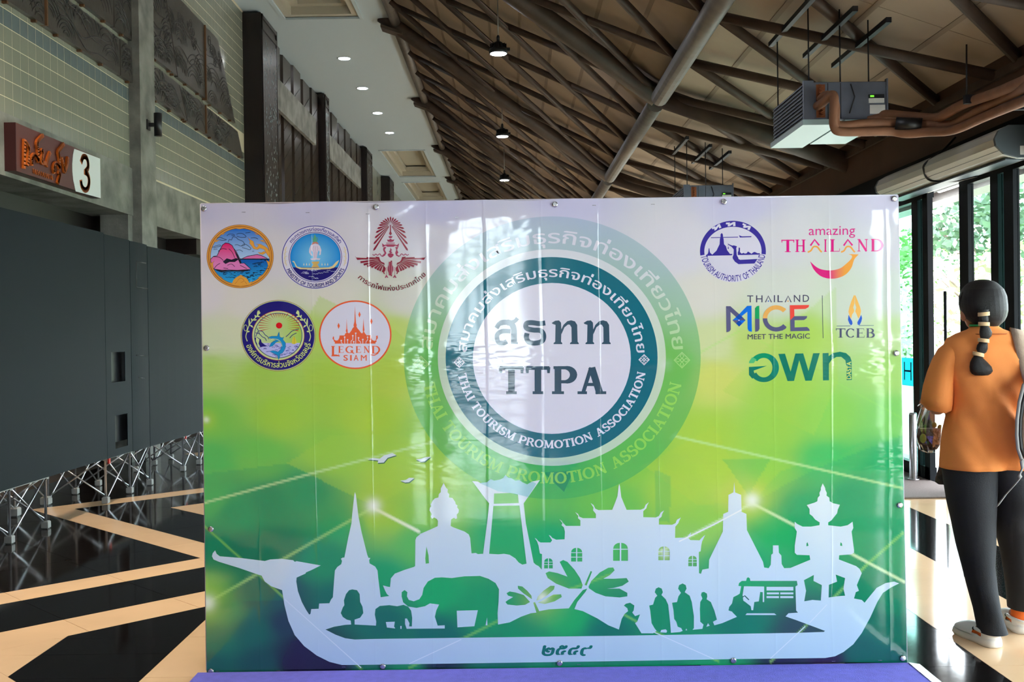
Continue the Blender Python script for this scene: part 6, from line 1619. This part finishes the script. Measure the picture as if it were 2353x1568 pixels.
# shirt
NS = 56
def sring(y, xl, xr, d, dy=0.0, z=None):
    a, b = px(xl, y), px(xr, y); c = (a+b)/2; w = (b.x-a.x)/2; o = []
    for k in range(NS):
        t = 2*PI*k/NS; ct, st_ = math.cos(t), math.sin(t)
        u = math.copysign(abs(ct)**.8, ct); v = math.copysign(abs(st_)**.85, st_)
        X_, Y_, Z_ = c.x+w*u, PY0+d*v+dy, c.z
        fold = 0.0
        if st_ < .3:                      # drag folds from the right shoulder down to the left hem
            s_2 = (X_-2.26)*.8+(Z_-1.0)*.62; g = max(0, min(1, (1.33-Z_)/.3))*(.3-st_)/1.3
            fold = g*(.030*math.sin(s_2*27+.6)+.013*math.sin(s_2*63+X_*9+1))*(.45+.75*min(1, max(0, (X_-2.12)/.1)))
        o.append(Vector((X_, Y_+fold, Z_)))
    return o
prof_ = [(750, 2236, 2289, .062, .0), (757, 2226, 2300, .07, 0), (766, 2200, 2326, .085, 0), (778, 2178, 2350, .1, 0), (795, 2170, 2360, .115, -.004), (815, 2168, 2364, .124, -.006), (840, 2168, 2366, .13, -.008), (870, 2174, 2366, .134, -.008), (900, 2182, 2366, .135, -.006), (930, 2183, 2368, .135, -.004), (960, 2177, 2370, .136, -.004), (990, 2170, 2372, .138, -.004), (1020, 2166, 2374, .14, -.004), (1050, 2164, 2376, .142, -.004), (1074, 2163, 2377, .143, -.004), (1075, 2166, 2374, .138, -.004)]
dense = []
for i in range(len(prof_)-1):
    for k in range(3): t = k/3; dense.append(tuple(prof_[i][j]+(prof_[i+1][j]-prof_[i][j])*t for j in range(5)))
dense.append(prof_[-1])
sh_ = MB(); sh_.loft([sring(*q_) for q_ in dense], cap=False); shirt = sh_.build('t_shirt', ORANGE, per)
def tuber(name, cs, m, n=24, cap=False, wr=0.0):
    """cs: (xl,y,xr,y2,Y,depth) slanted rings"""
    rg = []
    for xl, y, xr, y2, Y, d in cs:
        a, b = px(xl, y, Y), px(xr, y2, Y); c = (a+b)/2; u = (b-a)/2
        rg.append([c+u*math.cos(2*PI*k/n)+Vector((0, d*math.sin(2*PI*k/n), 0)) for k in range(n)])
    mb = MB(); mb.loft(rg, cap); return mb.build(name, m, per)
tuber('sleeve', [(2178, 786, 2200, 830, PY0, .07), (2160, 800, 2196, 845, PY0, .075), (2146, 825, 2190, 862, PY0, .078), (2134, 855, 2186, 885, PY0, .08), (2125, 885, 2186, 908, PY0+.005, .082), (2120, 915, 2185, 928, PY0+.01, .084), (2119, 926, 2182, 944, PY0+.015, .085), (2136, 944, 2168, 950, PY0+.03, .06)], ORANGE)
tuber('sleeve', [(2358, 786, 2336, 830, PY0, .07), (2376, 800, 2340, 845, PY0, .075), (2390, 825, 2346, 862, PY0, .078), (2402, 855, 2350, 885, PY0, .08), (2411, 885, 2350, 908, PY0+.005, .082), (2416, 915, 2351, 928, PY0+.01, .084), (2417, 935, 2354, 944, PY0+.015, .085)], ORANGE)
# collar seam and lanyard
col_ = MB(); col_.tube([Vector((p.x, p.y-.003, p.z)) for p in sring(768, 2212, 2310, .093)[NS//2:]], .0028, 6); col_.build('collar_seam', mat('seam', (170, 86, 34), .8), shirt)
ly = MB(); rr = ring_px(748, 2232, 2291, PY0, .06, 24); ly.tube(rr+[rr[0]], .0055, 6, False); ly.build('lanyard', LAN, per)
# trousers
NL = 30
def leg_cloth(rows, name='trouser_leg'):
    rg = []
    for y, xl, xr, Y, d in rows:
        a, b = px(xl, y, Y), px(xr, y, Y); c = (a+b)/2; w = (b.x-a.x)/2
        rg.append([Vector((c.x+w*math.cos(2*PI*k/NL), Y+d*math.sin(2*PI*k/NL)+.006*math.sin(c.z*38+k*.5)*(k > NL//2), c.z)) for k in range(NL)])
    mb = MB(); mb.loft(rg, False); return mb.build(name, TROUSER, per)
leg_cloth([(1040, 2168, 2290, PY0, .12), (1075, 2168, 2288, PY0, .125), (1110, 2173, 2287, PY0, .125), (1150, 2179, 2286, PY0, .118), (1200, 2190, 2284, PY0, .108), (1250, 2200, 2283, PY0-.005, .098), (1300, 2213, 2283, PY0-.015, .09), (1350, 2226, 2286, 4.69, .084), (1400, 2240, 2296, 4.67, .08), (1430, 2246, 2303, 4.66, .08), (1452, 2250, 2311, 4.65, .082)])
leg_cloth([(1040, 2250, 2370, PY0, .12), (1075, 2258, 2371, PY0, .125), (1110, 2272, 2372, PY0, .125), (1150, 2283, 2372, PY0+.01, .118), (1185, 2284, 2371, PY0+.03, .112), (1205, 2282, 2370, PY0+.045, .108), (1225, 2292, 2369, PY0+.06, .1), (1270, 2304, 2367, PY0+.08, .09), (1320, 2312, 2366, PY0+.1, .084), (1370, 2318, 2366, 4.85, .08), (1398, 2320, 2368, 4.86, .08)])
# socks and clogs
def foot(hx, hy, ang, ztop, label):
    R_ = Matrix.Rotation(ang, 3, 'Z'); o = Vector((hx, hy, 0))
    def T(p): return o+R_ @ Vector(p)
    mb = MB(); mb.loft([[T((.036*math.cos(t)*s_, .045*math.sin(t)*s_, z)) for t in [2*PI*k/16 for k in range(16)]] for z, s_ in ((.04, 1.1), (.08, 1.05), (.12, .95), (ztop, .9))]); mb.ellip(T((0, .09, .045)), (.038, .1, .03), 12, 8, R_); mb.build('sock', SOCK, per)
    sole = [(0, -.062), (.03, -.055), (.042, -.02), (.04, .06), (.05, .13), (.045, .18), (.02, .21), (-.015, .212), (-.042, .19), (-.05, .13), (-.04, .06), (-.042, -.02), (-.03, -.055)]
    c = MB(); c.loft([[T((x*s_, y*s_+.0, z)) for x, y in sole] for z, s_ in ((.001, .97), (.012, 1.03), (.03, 1.0), (.04, .97))]); cl = c.build('clog', CLOG, per, label='white clog')
    u = MB()   # upper: covers the toes, open behind
    rg = []
    for y, w, h in ((.055, .044, .075), (.09, .048, .082), (.13, .051, .076), (.17, .046, .064), (.2, .028, .05), (.212, .008, .042)):
        rg.append([T((w*math.cos(t), y, .036+(h-.036)*math.sin(t))) for t in [PI*k/12 for k in range(13)]])
    n_ = 13; u.add(sum(rg, []), [(i*n_+k, i*n_+k+1, (i+1)*n_+k+1, (i+1)*n_+k) for i in range(5) for k in range(12)], True); u.build('clog_upper', CLOG, cl)
    rim = MB(); rg = []
    for t in [PI*k/14+PI for k in range(15)]: rg.append([T((.043*math.cos(t), -.01+.052*math.sin(t), z)) for z in (.036, .062)])
    rim.add(sum(rg, []), [(2*i, 2*i+2, 2*i+3, 2*i+1) for i in range(14)], True); rim.build('clog_rim', CLOG, cl)
    sp = MB(); sp.tube([T((.046*math.cos(t), .03+.095*math.sin(t), .07+.012*math.sin(t))) for t in [PI*k/14+PI for k in range(15)]], .008, 6); sp.build('heel_strap', CLOG, cl)
    for sx in (-1, 1): MB().ellip(T((sx*.048, .032, .068)), (.008, .008, .008), 8, 6).build('strap_rivet', M['black'], cl)
foot(heel.x-.01, 4.66, .22, .2, '')
foot(heel2.x+.0, 4.86, -.03, .23, '')
# pouch at the left hip
po = thing('hip_pouch', 'small brown and black patterned pouch at the left hip of the person', 'pouch', loc=tuple(px(2160, 1110, 4.83)))
rg = []
for y, xl, xr, d in ((1060, 2160, 2176, .012), (1080, 2156, 2182, .02), (1098, 2150, 2184, .026), (1108, 2149, 2184, .026), (1113, 2156, 2182, .018)): rg.append(ring_px(y, xl, xr, 4.86, d, 16))
MB().loft(rg).build('pouch_body', mat('patterned_cloth', (110, 84, 70), .8, noise=.9, nscale=40, col2=(24, 22, 24)), po)
# backpack on the right shoulder
bp_ = thing('backpack', 'beige backpack with grey piping hanging on the back at the right edge', 'backpack', loc=tuple(px(2410, 1060, 4.5)))
rg = []
for y, xl, xr, d in ((862, 2372, 2450, .03), (880, 2352, 2470, .05), (920, 2343, 2480, .06), (960, 2338, 2484, .065), (1000, 2337, 2486, .065), (1030, 2340, 2484, .06), (1052, 2347, 2478, .05), (1066, 2362, 2462, .03)): rg.append(ring_px(y, xl, xr, 4.485, d, 24))
MB().loft(rg).build('pack_body', PACK, bp_)
MB().tube([px(x, y, 4.44) for x, y in ((2372, 862), (2352, 885), (2342, 925), (2337, 965), (2336, 1000), (2339, 1032), (2347, 1056), (2362, 1068))], .0075, 8).build('pack_piping', mat('grey_piping', (150, 150, 148), .7), bp_)
MB().tube([px(x, y, 4.47) for x, y in ((2378, 870), (2358, 892), (2348, 930), (2343, 965), (2342, 1000), (2345, 1030), (2352, 1050))], .012, 8).build('pack_gusset', M['black'], bp_)
def strap(name, pts, w, m):
    mb = MB(); v = []
    for i, p in enumerate(pts): v += [p[0]-p[1]*w/2, p[0]+p[1]*w/2]
    n_ = len(pts); mb.add(v, [(2*i, 2*i+1, 2*i+3, 2*i+2) for i in range(n_-1)], True); o = mb.build(name, m, bp_); so = o.modifiers.new('thick', 'SOLIDIFY'); so.thickness = .008; return o
sp_ = [(2336, 757, PY0+.04), (2336, 756, PY0-.02), (2341, 768, PY0-.08), (2348, 795, PY0-.125), (2356, 830, PY0-.135), (2366, 870, PY0-.16), (2376, 905, PY0-.18)]
strap('shoulder_strap', [(px(x, y, Y), Vector((1, 0, -.25)).normalized()) for x, y, Y in sp_], .062, PACK)
strap('strap_tail', [(px(x, y, 4.42), Vector((.8, 0, .6))) for x, y in ((2346, 1058), (2349, 1075), (2341, 1092), (2344, 1098), (2330, 1115), (2310, 1137), (2297, 1155), (2290, 1164))], .014, MATS['grey_piping'])
# clear bag of snacks in the left hand
bag = thing('snack_bag', 'clear plastic bag of brown snacks and lime held in the left hand of the person', 'bag', loc=tuple(px(2136, 1040, 4.9)))
film = glass_mat('plastic_film', (.93, .95, .97), .5)
rg = []
for y, xl, xr, d in ((914, 2132, 2160, .01), (930, 2120, 2166, .03), (950, 2112, 2170, .04), (975, 2106, 2172, .05), (1000, 2104, 2170, .055), (1020, 2107, 2164, .05), (1034, 2114, 2156, .036), (1040, 2122, 2148, .02)): rg.append(ring_px(y, xl, xr, 4.93, d, 18))
rg = [[p+Vector((.004*math.sin(k*2.1+i*1.3), .004*math.cos(k*3.3+i), 0)) for k, p in enumerate(r_)] for i, r_ in enumerate(rg)]
MB().loft(rg, smooth=False).build('bag_film', film, bag)
rg = []
for y, xl, xr, d in ((985, 2112, 2162, .035), (990, 2109, 2166, .044), (1005, 2108, 2165, .046), (1022, 2112, 2160, .04), (1033, 2119, 2152, .026)): rg.append(ring_px(y, xl, xr, 4.93, d, 16))
MB().loft(rg, smooth=False).build('snack_block', mat('brown_snack', (140, 92, 62), .7, noise=.5, nscale=60, bump=.6, bscale=90), bag)
MB().ellip(px(2121, 1008, 4.885), (.016, .006, .022), 12, 8).build('lime_slice', mat('lime', (150, 160, 70), .5), bag)
for x, y in ((2147, 977), (2160, 983)): MB().ellip(px(x, y, 4.93), (.012, .012, .014), 10, 8).build('lime_piece', MATS['lime'], bag)
for x in (2112, 2156):
    MB().tube([px(x, 935, 4.93), px(2140, 918, 4.96), px(2148, 905, 4.97)], [.01, .006, .004], 6).build('bag_handle', film, bag)
